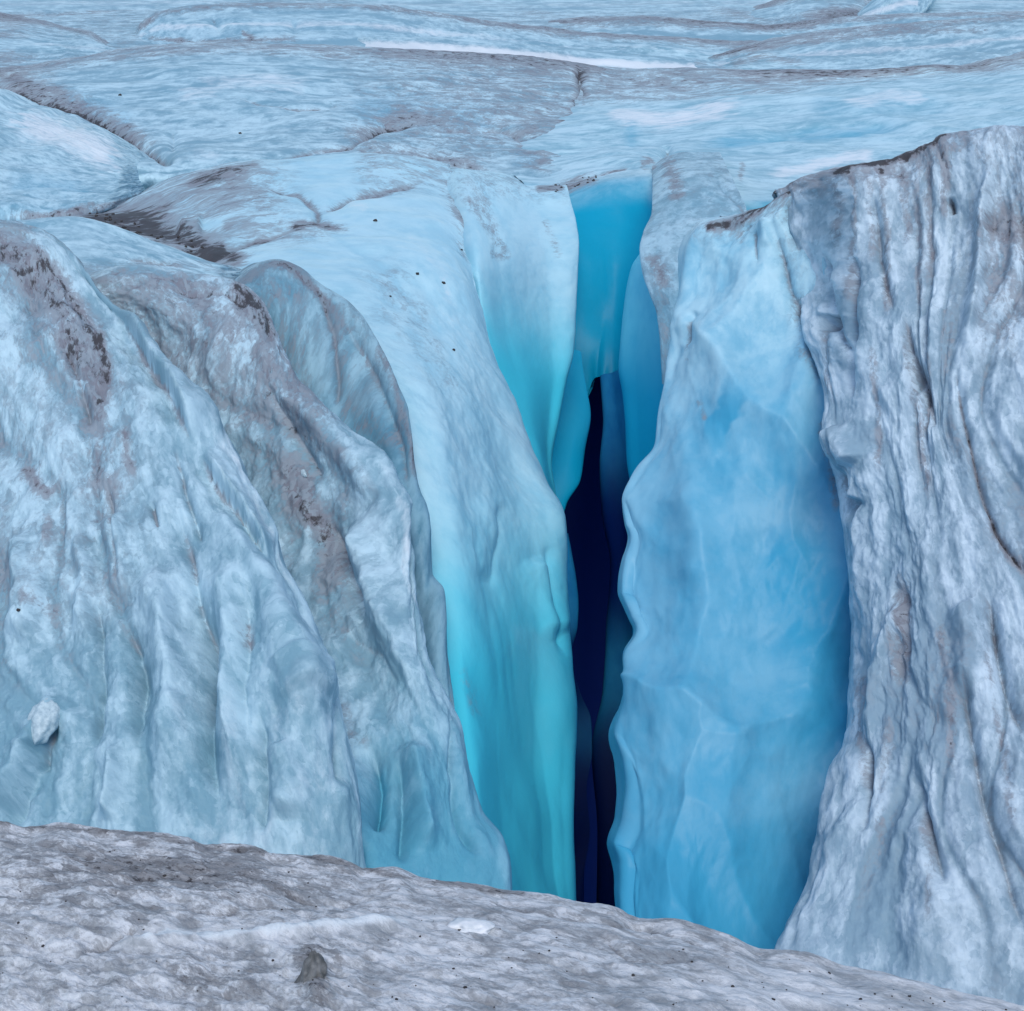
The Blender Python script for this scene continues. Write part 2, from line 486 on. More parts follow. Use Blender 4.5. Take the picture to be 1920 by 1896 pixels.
lobe('t2', 'ice_ridge', [(250, 74), (262, 48), (300, 20), (440, 5), (650, 5), (800, 22), (960, 45), (1100, 60), (1300, 72), (1440, 80), (1520, 100)],
     [(250, 80), (350, 92), (480, 92), (640, 90), (960, 105), (1260, 122), (1330, 126), (1520, 130)], 4.55, 5.2, M_PLATEAU, seed=6,
     label='bright blue-white ice ridge with a blunt left end and dirt under it', blue=lambda X, Y: .18 * sstep(900, 700, X),
     dirt=lambda X, Y: .10 + .2 * sstep(800, 1000, X),
     strokes=[('d', [(262, 68), (360, 76), (480, 74), (570, 70)], 5, .9), ('d', [(455, 60), (475, 72)], 7, .9),
              ('g', [(400, 30), (415, 60)], 9, .25), ('g', [(550, 35), (556, 62)], 8, .2), ('d', [(280, 30), (265, 60)], 9, .4)], **far)
lobe('t4', 'ice_ridge', [(1290, 118), (1340, 103), (1400, 84), (1450, 70), (1600, 52), (1750, 40), (1920, 26), (2300, 0)],
     [(1290, 130), (1500, 145), (1640, 146), (1780, 138), (1920, 115), (2300, 80)], 4.55, 5.2, M_PLATEAU, seed=7,
     label='grey and white banded ice ridge at the upper right edge',
     dirt=lambda X, Y: .12 + 0 * X, strokes=[('d', [(1310, 112), (1400, 92), (1500, 78), (1700, 60), (1920, 55)], 8, .6),
                                              ('d', [(1360, 125), (1430, 108), (1520, 118)], 9, .6)], **far)
lobe('t3', 'snow_strip', [(655, 74), (690, 69), (830, 72), (960, 80), (1130, 97), (1260, 108), (1335, 119)],
     [(655, 92), (700, 96), (860, 106), (960, 114), (1090, 138), (1180, 142), (1335, 132)], 4.45, 5.0, M_PLATEAU, seed=8,
     label='clean white strip of ice under the blunt-ended ridge', dirt=lambda X, Y: -.2 + 0 * X,
     crest_dirt=0, **{**far, 'group': None, 'cat': 'ice strip', 'big': .05, 'rough': .02, 'flute': .04})

near = dict(tex=1.9, big=.24, rough=.02, mid=.05, sk=3.0)
# broad dirty lobe
crest2 = [(-400, 190), (-100, 140), (0, 126), (60, 122), (150, 106), (220, 92), (290, 86), (400, 79), (680, 88), (860, 98), (960, 102), (1085, 121), (1300, 150)]
z = lambda pts, h: [(x, y, -h - (.9 * ((x - 1085) / 200.0) ** 1 if 1085 < x < 1305 and h in (4.4, 4.55, 4.85, 5.15, 5.45) else 0)) for x, y in pts]
patch('p2', 'ice_lobe', [shift(z(crest2, 4.4), 0, 25, 0, 1.3), shift(z(crest2, 4.4), 0, 6, 0, 1.06), z(crest2, 4.4),
      z([(-400, 230), (-100, 170), (0, 146), (200, 130), (400, 112), (700, 122), (950, 138), (1085, 150), (1300, 175)], 4.55),
      z([(-400, 280), (-100, 220), (0, 185), (200, 190), (400, 175), (700, 185), (950, 200), (1080, 210), (1300, 225)], 4.85),
      z([(-400, 320), (-100, 270), (0, 240), (200, 260), (400, 250), (650, 240), (900, 260), (1050, 265), (1250, 280)], 5.15),
      z([(-400, 420), (-100, 380), (0, 350), (200, 340), (340, 335), (480, 325), (700, 318), (900, 350), (1010, 360), (1200, 350)], 5.45),
      z([(-400, 480), (0, 420), (340, 400), (700, 380), (1010, 420), (1200, 410)], 6.5)], M_PLATEAU, seed=9,
      label='broad dirt-edged ice lobe across the plateau with a dark crack at its left end', cat='ice lobe', flute=.06, flute_f=1.4,
      blue=lambda X, Y: .15 * np.exp(-((X - 400) / 300) ** 2 - ((Y - 170) / 60) ** 2),
      dirt=lambda X, Y: .10 + .5 * np.exp(-((Y - np.interp(X, [0, 220, 400, 680, 960, 1085], [128, 98, 86, 95, 108, 126])) / 16) ** 2)
      + .36 * sstep(520, 950, X) * sstep(330, 240, Y) + .3 * sstep(150, 0, X) * sstep(220, 150, Y),
      strokes=[('d', [(300, 190), (450, 150), (620, 160)], 30, -.6), ('d', [(350, 290), (430, 300)], 18, -.5), ('b', [(620, 200), (800, 210), (960, 240)], 36, .3), ('b', [(110, 180), (260, 240)], 24, .35),  # whitened crests and bluer troughs put relief shading into the colour
               ('d', [(0, 150), (80, 165), (190, 215), (310, 290)], 16, .7), ('g', [(-60, 130), (0, 158), (150, 202), (312, 298)], 9, .25, 0, 1.3),
               ('d', [(1085, 122), (1088, 165), (1080, 210), (1040, 260)], 10, .5),
               ('g', [(1085, 122), (1090, 165), (1078, 215)], 6, .12, 1, .4),
               ('g', [(440, 184), (560, 203), (640, 199)], 5, .12, 1, .9), ('d', [(640, 250), (700, 240), (740, 215), (880, 230)], 12, .5),
               ('g', [(440, 320), (500, 298), (590, 276), (660, 270), (720, 232), (800, 228)], 7, .16, 1, 1.0),
               ('d', [(660, 280), (760, 285), (850, 300), (920, 310)], 9, .6), ('g', [(670, 282), (760, 290), (860, 292)], 5, .12, 1, 1.0), ('g', [(700, 330), (760, 318), (900, 308)], 5, .12, 1, .8),
               ('g', [(800, 245), (940, 240), (1020, 270)], 7, .1, 1, .3), ('d', [(960, 260), (1020, 290), (1000, 330)], 20, .35),
               ('b', [(960, 280), (1020, 300)], 20, .35), ('g', [(320, 240), (325, 285)], 9, .08, 1, .1)], **near)
z3 = lambda pts, h: [(x, y, -h - (.9 if x < 1000 else 0)) for x, y in pts]
# right-hand plateau, turning down into the head wall of the crevasse
crest3 = [(950, 138), (1085, 122), (1180, 130), (1310, 128), (1500, 131), (1640, 131), (1780, 122), (1920, 98), (2400, 40)]
patch('p3', 'ice_head_wall', [shift(z3(crest3, 4.5), 0, 25, 0, 1.3), shift(z3(crest3, 4.5), 0, 6, 0, 1.05), z3(crest3, 4.5),
      z3([(940, 175), (1090, 155), (1200, 160), (1310, 158), (1500, 152), (1640, 148), (1780, 138), (1920, 114), (2400, 60)], 4.72),
      z3([(930, 215), (1090, 200), (1250, 192), (1400, 182), (1600, 162), (1750, 152), (1920, 130), (2400, 90)], 4.78),
      z3([(880, 275), (1065, 262), (1200, 250), (1400, 240), (1600, 225), (1800, 205), (2000, 180), (2400, 170)], 5.0),
      z([(985, 348), (1040, 346), (1115, 326), (1160, 318), (1215, 312), (1300, 330), (1450, 345), (1700, 330), (2000, 300), (2400, 300)], 5.2),
      [(985, 372, 32), (1040, 370, 32), (1115, 350, 32.3), (1160, 340, 32.4), (1215, 335, 32.2), (1300, 355, 30), (1450, 380, 29), (1700, 370, 30), (2000, 340, 32), (2400, 340, 32)],
      [(1000, 440, 31), (1080, 430, 31.2), (1160, 425, 31.4), (1215, 425, 31), (1300, 440, 29.5), (1450, 460, 28.5), (2000, 440, 31), (2400, 440, 31)],
      [(1010, 580, 30), (1090, 570, 30.3), (1150, 570, 30.5), (1200, 570, 30), (1300, 580, 29), (1450, 600, 28), (2000, 600, 30), (2400, 600, 30)],
      [(1020, 760, 29.6), (1085, 760, 29.8), (1103, 742, 29.8), (1118, 708, 29.8), (1128, 706, 29.7), (1142, 750, 29.6), (1175, 790, 29.5), (1300, 740, 28.5), (1450, 740, 27.5), (2000, 700, 29), (2400, 700, 29)],
      [(1020, 685, 31), (1094, 684, 31.5), (1120, 690, 31.5), (1140, 690, 31.5), (1175, 700, 31), (1300, 740, 30), (1450, 740, 29), (2000, 700, 31), (2400, 700, 31)],
      [(1020, 670, 38), (1094, 660, 38), (1120, 665, 38), (1140, 665, 38), (1175, 680, 38), (1300, 740, 38), (1450, 740, 38), (2000, 700, 38), (2400, 700, 38)]],
      M_HEAD, seed=10, label='white slope right of centre that drops into the bright blue head wall of the crevasse', cat='ice wall',
      blue=lambda X, Y: .5 * sstep(322, 352, Y + .05 * (X - 1150)) * sstep(1260, 1200, X) + .85 * sstep(352, 440, Y + .05 * (X - 1150)) + .12 * sstep(160, 220, Y),
      dirt=lambda X, Y: .62 * sstep(212, 170, Y + (X - 1100) * .075) + 0 * X,
      strokes=[('d', [(1110, 214), (1250, 226), (1420, 205)], 20, -.65), ('d', [(1560, 200), (1760, 184)], 18, -.55), ('d', [(1420, 335), (1560, 302), (1660, 285)], 15, -.65), ('b', [(1300, 272), (1500, 256), (1720, 236)], 12, .4),  # pale swells and blue dips: relief light and shade as colour
               ('d', [(1320, 130), (1500, 135), (1640, 136), (1780, 128), (1920, 104)], 10, .5),
               ('d', [(1100, 190), (1250, 188), (1400, 180), (1600, 160)], 8, .3),
               ('d', [(990, 358), (1050, 350), (1100, 335), (1125, 326)], 10, 1.0), ('d', [(1120, 326), (1180, 315)], 3, .9),
               ('d', [(1200, 315), (1225, 300)], 9, .7), ('g', [(1255, 268), (1245, 300)], 8, .15, 1, .5),
               ('b', [(1350, 330), (1330, 380), (1380, 390)], 26, .3), ('d', [(1392, 300), (1390, 350)], 6, .5), ('d', [(1360, 318), (1315, 345)], 4, .4),
               ('b', [(1180, 220), (1188, 280)], 14, .25), ('b', [(1500, 215), (1800, 190)], 20, .2),
               ('r', [(1290, 210), (1500, 200), (1760, 185)], 30, .12), ('g', [(1400, 262), (1560, 240), (1700, 235)], 10, .1, 1, .1)],
      **near)
# left white lobe
c1 = [(-400, 20), (-150, 105), (0, 165), (100, 204), (200, 249), (290, 298), (326, 332)]
zt = lambda pts, h: [(x, y, -h - (1.2 * sstep(220, 325, x))) for x, y in pts]
patch('p1', 'ice_lobe', [shift(zt(c1, 4.55), -10, 40, 0, 1.35), shift(zt(c1, 4.55), -3, 8, 0, 1.06), zt(c1, 4.55),
      zt([(-400, 80), (-150, 150), (0, 200), (100, 232), (200, 268), (285, 308), (324, 335)], 4.62),
      zt([(-400, 250), (-150, 270), (0, 290), (120, 310), (220, 325), (285, 332), (322, 338)], 4.85),
      zt([(-400, 430), (-150, 425), (0, 414), (120, 410), (200, 392), (275, 368), (322, 344)], 5.1),
      zt([(-400, 480), (-150, 470), (0, 450), (120, 440), (200, 420), (275, 400), (322, 370)], 6.2)], M_PLATEAU, seed=11,
      strokes=[('d', [(10, 215), (140, 262), (240, 312)], 36, -.55), ('b', [(0, 345), (170, 352)], 20, .35), ('d', [(0, 412), (120, 405), (220, 385), (300, 355)], 9, .8)],  # first two strokes tint relief light and shade into the ice
      label='smooth white ice lobe at the left edge coming to a point', cat='ice lobe',
      blue=lambda X, Y: .25 * sstep(370, 400, Y), dirt=lambda X, Y: -.1 + .25 * sstep(385, 405, Y), **near)

c5 = [(-300, 450), (-60, 428), (60, 412), (140, 407), (230, 430), (330, 467), (400, 494), (490, 512)]
zp = lambda pts, h: [(x, y, -h - (.9 * sstep(380, 490, x))) for x, y in pts]
patch('p5', 'ice_lobe', [shift(zp(c5, 4.45), 0, 40, 0, 1.4), shift(zp(c5, 4.45), 0, 8, 0, 1.07), zp(c5, 4.45),
      zp([(-300, 470), (-60, 448), (60, 430), (140, 426), (230, 446), (330, 478), (400, 502), (490, 518)], 4.47),
      zp([(-300, 520), (-60, 510), (60, 490), (150, 480), (240, 490), (330, 508), (400, 522), (490, 535)], 4.5),
      zp([(-300, 620), (-60, 620), (60, 600), (150, 570), (240, 560), (330, 560), (400, 570), (490, 590)], 4.7)], M_PLATEAU, seed=25,
      label='small pale ice lobe between the dirty crack and the grooved mass at left', cat='ice lobe',
      blue=lambda X, Y: .1 + .0 * X, dirt=lambda X, Y: .25 * sstep(470, 500, Y),
      strokes=[('d', [(240, 480), (300, 492), (350, 500)], 6, .6), ('g', [(230, 476), (280, 486), (330, 492)], 5, .06, 1, .5)],
      **{**near, 'big': .06})

# ------------------------------------------------------------------ wall left of the crevasse
W4 = [
    [(-90, 398, 34), (0, 408, 31.5), (80, 425, 29), (200, 470, 26), (340, 540, 23.5), (450, 640, 21.5), (560, 800, 19.8), (650, 1000, 18.2), (700, 1300, 16.5), (760, 1780, 14)],
    [(150, 420, 31), (170, 398, 28), (300, 450, 25), (420, 500, 23), (560, 570, 21.3), (700, 700, 19.4), (755, 950, 17.5), (800, 1300, 15.6), (850, 1780, 13.4)],
    [(310, 345, 38), (325, 332, -5.1), (410, 375, -5.1), (500, 430, -5.1), (680, 560, -5.15), (790, 750, 19.0), (830, 950, 17.5), (870, 1300, 15.5), (900, 1800, 13.3)],
    [(485, 312, 42), (490, 298, -5.1), (560, 345, -5.15), (620, 400, -5.1), (760, 520, -5.2), (850, 700, 20.5), (900, 950, 18.4), (940, 1300, 16.4), (960, 1830, 14.3)],
    [(700, 300, 42), (690, 286, -5.1), (740, 330, -5.15), (780, 380, -5.1), (840, 470, -5.25), (900, 640, 22.4), (955, 850, 20.3), (1005, 1100, 18.7), (1025, 1500, 16.8), (1030, 1850, 15.4)],
    [(860, 325, 42), (840, 310, -5.1), (860, 345, -5.15), (875, 400, 28.5), (890, 520, 25.5), (910, 600, 24), (965, 745, 22.3), (1025, 900, 21), (1060, 975, 20.3), (1065, 1100, 19.7), (1081, 1250, 18.8), (1087, 1400, 18), (1085, 1690, 16.6), (1085, 1880, 15.8)],
]
W4 += [shift(W4[5], -10, 0, 1.0), shift(W4[5], -60, 0, 3.2), shift(W4[5], -140, 0, 7.0)]
patch('l4', 'crevasse_wall', W4, M_WALL, seed=12, tex=1.5, big=.18, rough=.014, scallop=.10, scallop_f=.55, mid=.03, sk=1.6, flute=.07, flute_f=.8,
      label='smooth white ice shoulder left of the crevasse turning turquoise down its wall', cat='ice wall',
      blue=lambda X, Y: .85 * sstep(800, 1330, Y + (X - 960) * .25) + .12,
      dirt=lambda X, Y: .42 * sstep(620, 380, X) * sstep(500, 400, Y) + .10 * sstep(950, 700, Y) + .25 * sstep(640, 700, X) * sstep(1000, 900, X) * sstep(380, 320, Y),
      strokes=[('d', [(170, 400), (260, 422), (330, 448), (430, 478)], 24, 1.15, 0), ('d', [(330, 380), (260, 400), (220, 405)], 20, .6),
               ('d', [(380, 480), (410, 465), (425, 450)], 9, .8), ('d', [(350, 340), (450, 322), (490, 300)], 8, .6),
               ('d', [(540, 420), (590, 410), (660, 430)], 8, .9), ('g', [(600, 392), (660, 362), (720, 348), (800, 335)], 9, .22, 1, .9),
               ('g', [(592, 412), (597, 385), (560, 362), (490, 350)], 9, .2, 1, .8), ('d', [(340, 345), (440, 350), (520, 380)], 26, .3), ('d', [(860, 370), (960, 400), (1040, 420)], 50, .3), ('d', [(700, 480), (800, 620), (860, 760)], 60, .14), ('d', [(740, 400), (830, 520), (880, 660), (920, 820)], 26, -.45), ('d', [(640, 370), (700, 400)], 18, -.5), ('d', [(370, 420), (420, 410)], 12, -.4), ('d', [(440, 420), (540, 440), (640, 430)], 18, .25),  # negative strokes whiten raised ice: highlights put into the colour
               ('g', [(340, 470), (400, 478), (470, 440), (560, 415)], 10, .2, 1, .9), ('r', [(330, 430), (380, 420)], 22, .2),
               ('d', [(840, 340), (870, 420), (890, 500)], 14, .45), ('d', [(850, 345), (880, 420), (930, 450)], 10, .4),
               ('g', [(935, 940), (936, 1020), (928, 1105)], 9, .04, 1, .0), ('r', [(905, 930), (905, 1090)], 24, .05),
               ('d', [(860, 1240), (890, 1300), (900, 1360)], 20, .22), ('b', [(860, 1250), (870, 1300)], 30, .25),
               ('b', [(1000, 1150), (1045, 1300), (1040, 1450)], 50, -.15), ('b', [(940, 1560), (1060, 1660)], 70, .2),
               ('r', [(1010, 1040), (1060, 1190)], 25, .10), ('g', [(1030, 1020), (1045, 1130), (1075, 1230)], 10, .08, 1, 0)])
W5 = [
    [(780, 340, 40), (795, 325, 37.5), (820, 400, 31.5), (835, 520, 27.8), (845, 600, 26.6), (900, 745, 25.4), (970, 900, 24.3), (1000, 1000, 23.6), (1000, 1150, 23)],
    [(825, 330, 40), (850, 313, 34.9), (880, 400, 28.2), (897, 520, 25.5), (905, 600, 25.1), (935, 745, 24.5), (995, 900, 23.6), (1020, 1000, 23), (1020, 1150, 22.5)],
    [(920, 335, 42), (920, 322, 34.2), (930, 400, 29.0), (940, 480, 27.1), (952, 600, 26.1), (985, 745, 25.3), (1020, 880, 24.5), (1040, 1000, 24), (1035, 1150, 23)],
    [(1000, 355, 42), (1000, 343, 33.5), (1015, 400, 30.6), (1025, 480, 29), (1030, 580, 28), (1035, 700, 27.2), (1025, 850, 26), (1045, 970, 25.2), (1030, 1150, 24)],
    [(1070, 362, 42), (1062, 346, 33.4), (1078, 400, 31), (1087, 460, 29.8), (1083, 560, 28.8), (1077, 660, 28), (1063, 715, 27.6), (1050, 785, 27), (1036, 870, 26.4), (1046, 960, 25.6), (1040, 1150, 24.6)],
]
W5 += [shift(W5[4], -6, 0, .8), shift(W5[4], -40, 0, 3), shift(W5[4], -110, 0, 6)]
patch('l5', 'crevasse_wall', W5, M_WALL, seed=13, tex=1.5, big=.06, rough=.006, scallop=.05, scallop_f=.5,
      label='inner turquoise wall recessed behind the white shoulder, left of the blue head wall', cat='ice wall',
      blue=lambda X, Y: 1.0 * sstep(460, 800, Y - (X - 980) * .4) + .15,
      dirt=lambda X, Y: .3 * sstep(420, 350, Y) - .05,
      strokes=[('d', [(1000, 350), (1060, 345)], 8, .9), ('d', [(880, 360), (930, 440), (940, 500)], 16, .4),
               ('d', [(1015, 400), (1040, 450), (1050, 490)], 8, .4)])
W5b = [
    [(990, 600, 30), (1000, 700, 29.3), (1005, 800, 28.4), (1000, 900, 27.6), (1000, 1000, 27), (1000, 1150, 26)],
    [(1060, 600, 30.6), (1070, 700, 29.5), (1075, 780, 28.6), (1065, 860, 27.9), (1040, 940, 27.4), (1020, 1020, 27), (1020, 1150, 26)],
    [(1085, 600, 30.8), (1092, 680, 29.8), (1102, 735, 29.2), (1108, 778, 28.8), (1097, 845, 28.3), (1088, 900, 27.8), (1062, 946, 27.5), (1050, 1000, 27.2), (1045, 1150, 26.5)],
]
W5b.append(shift(W5b[2], -4, 0, .5)); W5b.append(shift(W5b[2], -40, 0, 4)); W5b.append(shift(W5b[2], -100, 0, 8))
patch('l5b', 'crevasse_wall', W5b, M_LEAF, seed=14, tex=2, big=.04, rough=.003,
      label='narrow deep blue ice leaf at the left rim of the dark slit', cat='ice wall', blue=lambda X, Y: .75 + .4 * sstep(760, 950, Y))
# deep parts inside the slit, their shade partly put into the ice colour
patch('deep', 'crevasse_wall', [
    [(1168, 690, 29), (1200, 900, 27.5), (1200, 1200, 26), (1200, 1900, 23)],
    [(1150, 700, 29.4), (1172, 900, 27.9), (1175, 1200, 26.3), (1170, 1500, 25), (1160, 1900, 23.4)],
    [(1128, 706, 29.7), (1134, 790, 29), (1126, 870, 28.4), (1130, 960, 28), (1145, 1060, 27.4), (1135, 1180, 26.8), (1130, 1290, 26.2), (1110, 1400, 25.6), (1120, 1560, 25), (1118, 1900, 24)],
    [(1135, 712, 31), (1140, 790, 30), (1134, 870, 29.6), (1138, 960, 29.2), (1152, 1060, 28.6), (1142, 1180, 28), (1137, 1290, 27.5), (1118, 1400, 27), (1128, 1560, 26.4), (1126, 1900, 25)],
    [(1190, 720, 36), (1200, 900, 35), (1200, 1200, 34), (1200, 1900, 30)]], M_DEEP_SHADE, seed=15, tex=2, big=.1, rough=.004, scallop=.1, scallop_f=.5,
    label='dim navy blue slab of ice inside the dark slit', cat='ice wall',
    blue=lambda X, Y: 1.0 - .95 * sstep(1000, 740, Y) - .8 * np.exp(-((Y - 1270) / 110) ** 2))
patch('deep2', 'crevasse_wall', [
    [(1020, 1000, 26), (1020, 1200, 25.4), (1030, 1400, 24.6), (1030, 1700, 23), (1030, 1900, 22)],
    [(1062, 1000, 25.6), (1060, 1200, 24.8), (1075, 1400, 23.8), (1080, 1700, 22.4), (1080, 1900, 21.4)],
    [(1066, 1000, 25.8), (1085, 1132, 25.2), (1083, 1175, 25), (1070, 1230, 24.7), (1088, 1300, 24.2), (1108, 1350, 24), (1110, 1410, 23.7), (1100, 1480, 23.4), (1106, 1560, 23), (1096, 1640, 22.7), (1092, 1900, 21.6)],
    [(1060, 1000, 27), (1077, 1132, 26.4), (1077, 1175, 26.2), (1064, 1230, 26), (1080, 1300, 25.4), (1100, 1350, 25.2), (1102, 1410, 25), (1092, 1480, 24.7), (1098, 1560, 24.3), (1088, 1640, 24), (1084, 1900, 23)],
    [(1010, 1000, 32), (1010, 1200, 31), (1010, 1400, 30), (1010, 1700, 28), (1010, 1900, 27)]], M_DEEP_SHADE, seed=26, tex=2, big=.04, rough=.004, scallop=.06, scallop_f=.6,
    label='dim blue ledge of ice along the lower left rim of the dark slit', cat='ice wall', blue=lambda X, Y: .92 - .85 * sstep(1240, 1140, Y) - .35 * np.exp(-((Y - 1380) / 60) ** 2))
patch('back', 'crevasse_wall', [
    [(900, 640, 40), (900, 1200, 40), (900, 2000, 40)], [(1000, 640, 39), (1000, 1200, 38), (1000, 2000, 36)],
    [(1110, 640, 38), (1110, 1200, 37), (1110, 2000, 34)], [(1300, 640, 38), (1300, 1200, 37), (1300, 2000, 34)]], M_DEEP_SHADE, seed=16, tex=2, res=8,
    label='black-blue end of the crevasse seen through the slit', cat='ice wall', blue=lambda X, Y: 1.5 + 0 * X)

# ------------------------------------------------------------------ left folds
L3 = [
    [(440, 525, 21.3), (480, 497, 21.2), (500, 488, 21), (522, 485, 20.9), (563, 498, 20.7), (600, 530, 20.4), (662, 577, 20), (696, 621, 19.6), (729, 680, 18.9), (747, 723, 18.5), (766, 766, 18.0), (773, 815, 17.6), (784, 911, 17.0), (799, 948, 16.7), (808, 1004, 16.3), (810, 1074, 16.3), (832, 1107, 16), (836, 1133, 15.8), (842, 1230, 15.2), (851, 1310, 14.7), (880, 1500, 13.8), (900, 1750, 12.9)],
    [(440, 548, 20.3), (480, 522, 20.2), (510, 515, 20.1), (545, 530, 20), (580, 580, 19.7), (630, 640, 19.3), (670, 700, 19), (705, 770, 18.2), (725, 850, 17.5), (755, 930, 16.8), (780, 1020, 16.1), (795, 1100, 15.9), (812, 1200, 15.2), (830, 1350, 14.5), (855, 1530, 13.7), (870, 1750, 12.9)],
    [(440, 580, 20.1), (475, 565, 19.9), (510, 580, 19.7), (545, 650, 19.3), (580, 730, 18.9), (630, 800, 18.4), (680, 860, 17.9), (730, 950, 17.2), (760, 1060, 16.4), (780, 1180, 15.6), (800, 1350, 14.7), (820, 1530, 13.9), (830, 1750, 13)],
    [(420, 640, 20), (460, 700, 19.4), (520, 790, 18.8), (580, 870, 18.2), (640, 940, 17.6), (700, 1040, 16.9), (730, 1160, 16.2), (760, 1300, 15.5), (780, 1500, 14.7), (790, 1750, 13.6)],
]
L3 = [shift(L3[0], -120, 40, 4.0), shift(L3[0], -30, 10, 1.6), shift(L3[0], -5, 2, .5)] + L3
patch('l3', 'ice_fold', L3, M_FOLD_SHADE, seed=17, tex=1.3, big=.06, flute=.05, flute_f=1.6, rough=.012,
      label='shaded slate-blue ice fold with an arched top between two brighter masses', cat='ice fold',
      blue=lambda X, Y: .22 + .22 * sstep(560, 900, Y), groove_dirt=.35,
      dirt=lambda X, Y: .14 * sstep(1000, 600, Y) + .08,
      strokes=[('d', [(500, 492), (540, 492), (590, 535), (640, 600)], 7, .6), ('g', [(600, 545), (625, 620), (635, 720), (628, 760)], 9, .12, 1, .5),
               ('d', [(700, 640), (745, 730), (770, 830), (785, 920)], 8, .5), ('g', [(640, 590), (690, 680), (740, 800), (770, 930)], 10, .1, 1, .3)])
L2 = [
    [(130, 540, 20.6), (180, 512, 20.4), (240, 500, 20.2), (330, 512, 20), (440, 530, 19.6), (475, 547, 19.3), (500, 575, 19), (520, 615, 18.6), (535, 655, 18.2), (554, 706, 17.8), (576, 728, 17.5), (628, 787, 17), (661, 817, 16.7), (698, 847, 16.4), (736, 893, 16), (777, 948, 15.5), (774, 996, 15.2), (788, 1059, 14.9), (787, 1118, 14.6), (803, 1227, 14.1), (846, 1312, 13.8), (866, 1360, 13.6), (872, 1425, 13.3), (884, 1473, 13.1), (900, 1520, 12.9), (940, 1572, 12.7), (953, 1630, 12.4), (956, 1690, 12.2), (958, 1830, 11.8)],
    [(130, 560, 19.8), (190, 535, 19.6), (260, 525, 19.4), (350, 545, 19), (430, 575, 18.6), (480, 640, 18), (515, 720, 17.3), (580, 790, 16.7), (660, 880, 16), (720, 960, 15.3), (745, 1060, 14.7), (765, 1180, 14.1), (800, 1300, 13.5), (835, 1420, 13), (865, 1540, 12.5), (890, 1640, 12.1), (895, 1830, 11.5)],
    [(130, 590, 19.7), (200, 570, 19.4), (270, 575, 19.1), (340, 610, 18.6), (400, 680, 18.0), (460, 760, 17.4), (530, 850, 16.7), (600, 950, 15.9), (650, 1060, 15.2), (690, 1180, 14.4), (740, 1320, 13.5), (780, 1450, 12.8), (810, 1600, 12.2), (820, 1830, 11.5)],
    [(130, 640, 20), (200, 640, 19.6), (270, 690, 18.9), (350, 790, 18.0), (420, 890, 17.1), (490, 1000, 16.2), (550, 1120, 15.3), (600, 1240, 14.3), (650, 1400, 13.2), (690, 1600, 12), (710, 1830, 11.3)],
    [(80, 660, 20.5), (130, 720, 20), (200, 820, 19.3), (280, 930, 18.4), (360, 1040, 17.5), (430, 1160, 16.5), (490, 1300, 15.3), (530, 1450, 13.7), (570, 1600, 13), (590, 1830, 12.2)],
]
L2 = [shift(L2[0], -130, 50, 4.0), shift(L2[0], -40, 14, 1.6), shift(L2[0], -7, 3, .45)] + L2
patch('l2', 'ice_fold', L2, M_FOLD, seed=18, tex=1.15, big=.14, flute=.14, flute_f=1.3, rough=.034, groove_dirt=.25, mid=.045,
      label='dirt-stained ice fold curving down to the left edge of the turquoise wall', cat='ice fold',
      blue=lambda X, Y: .1 + .55 * sstep(1150, 1650, Y + (X - 700) * .5),
      dirt=lambda X, Y: .44 * sstep(900, 660, Y + (X - 420) * -.35) * sstep(0, 30, Y - 500) + .12 + .0 * X - .25 * sstep(1100, 1400, Y),
      strokes=[('d', [(580, 745), (690, 855), (745, 920), (768, 1000), (772, 1090), (790, 1200)], 22, -.6), ('d', [(430, 530), (480, 570), (515, 640)], 14, .8), ('d', [(520, 830), (560, 940), (600, 1010), (650, 1120)], 22, .55),
               ('d', [(560, 900), (590, 990)], 20, .35), ('g', [(300, 530), (420, 545), (470, 580)], 7, .08, 1, .4),
               ('r', [(690, 850), (760, 950), (770, 1060)], 22, .10), ('d', [(360, 760), (390, 770)], 6, .8),
               ('d', [(640, 1300), (660, 1380), (700, 1400)], 16, .3), ('g', [(850, 1330), (845, 1440), (868, 1540), (900, 1600)], 8, .12, 1, .0),
               ('g', [(700, 1400), (710, 1480), (705, 1560)], 14, .2, 1, .0),
               ('r', [(640, 960), (700, 1080), (730, 1190), (760, 1300)], 28, .18), ('r', [(770, 1390), (790, 1500), (800, 1600)], 26, .2), ('g', [(750, 1420), (762, 1520), (760, 1620)], 12, .16, 1, 0),
               ('r', [(650, 1420), (668, 1520), (672, 1600)], 22, .18), ('g', [(600, 960), (650, 1060), (690, 1160)], 12, .14, 1, .3), ('r', [(560, 760), (640, 850), (700, 940)], 20, .14), ('g', [(500, 720), (560, 830), (600, 900)], 12, .12, 1, .35), ('b', [(705, 1420), (715, 1540)], 14, .3),
               ('g', [(640, 1180), (720, 1230), (750, 1290)], 16, .10, 1, .15), ('d', [(790, 840), (700, 870)], 2, .2)])
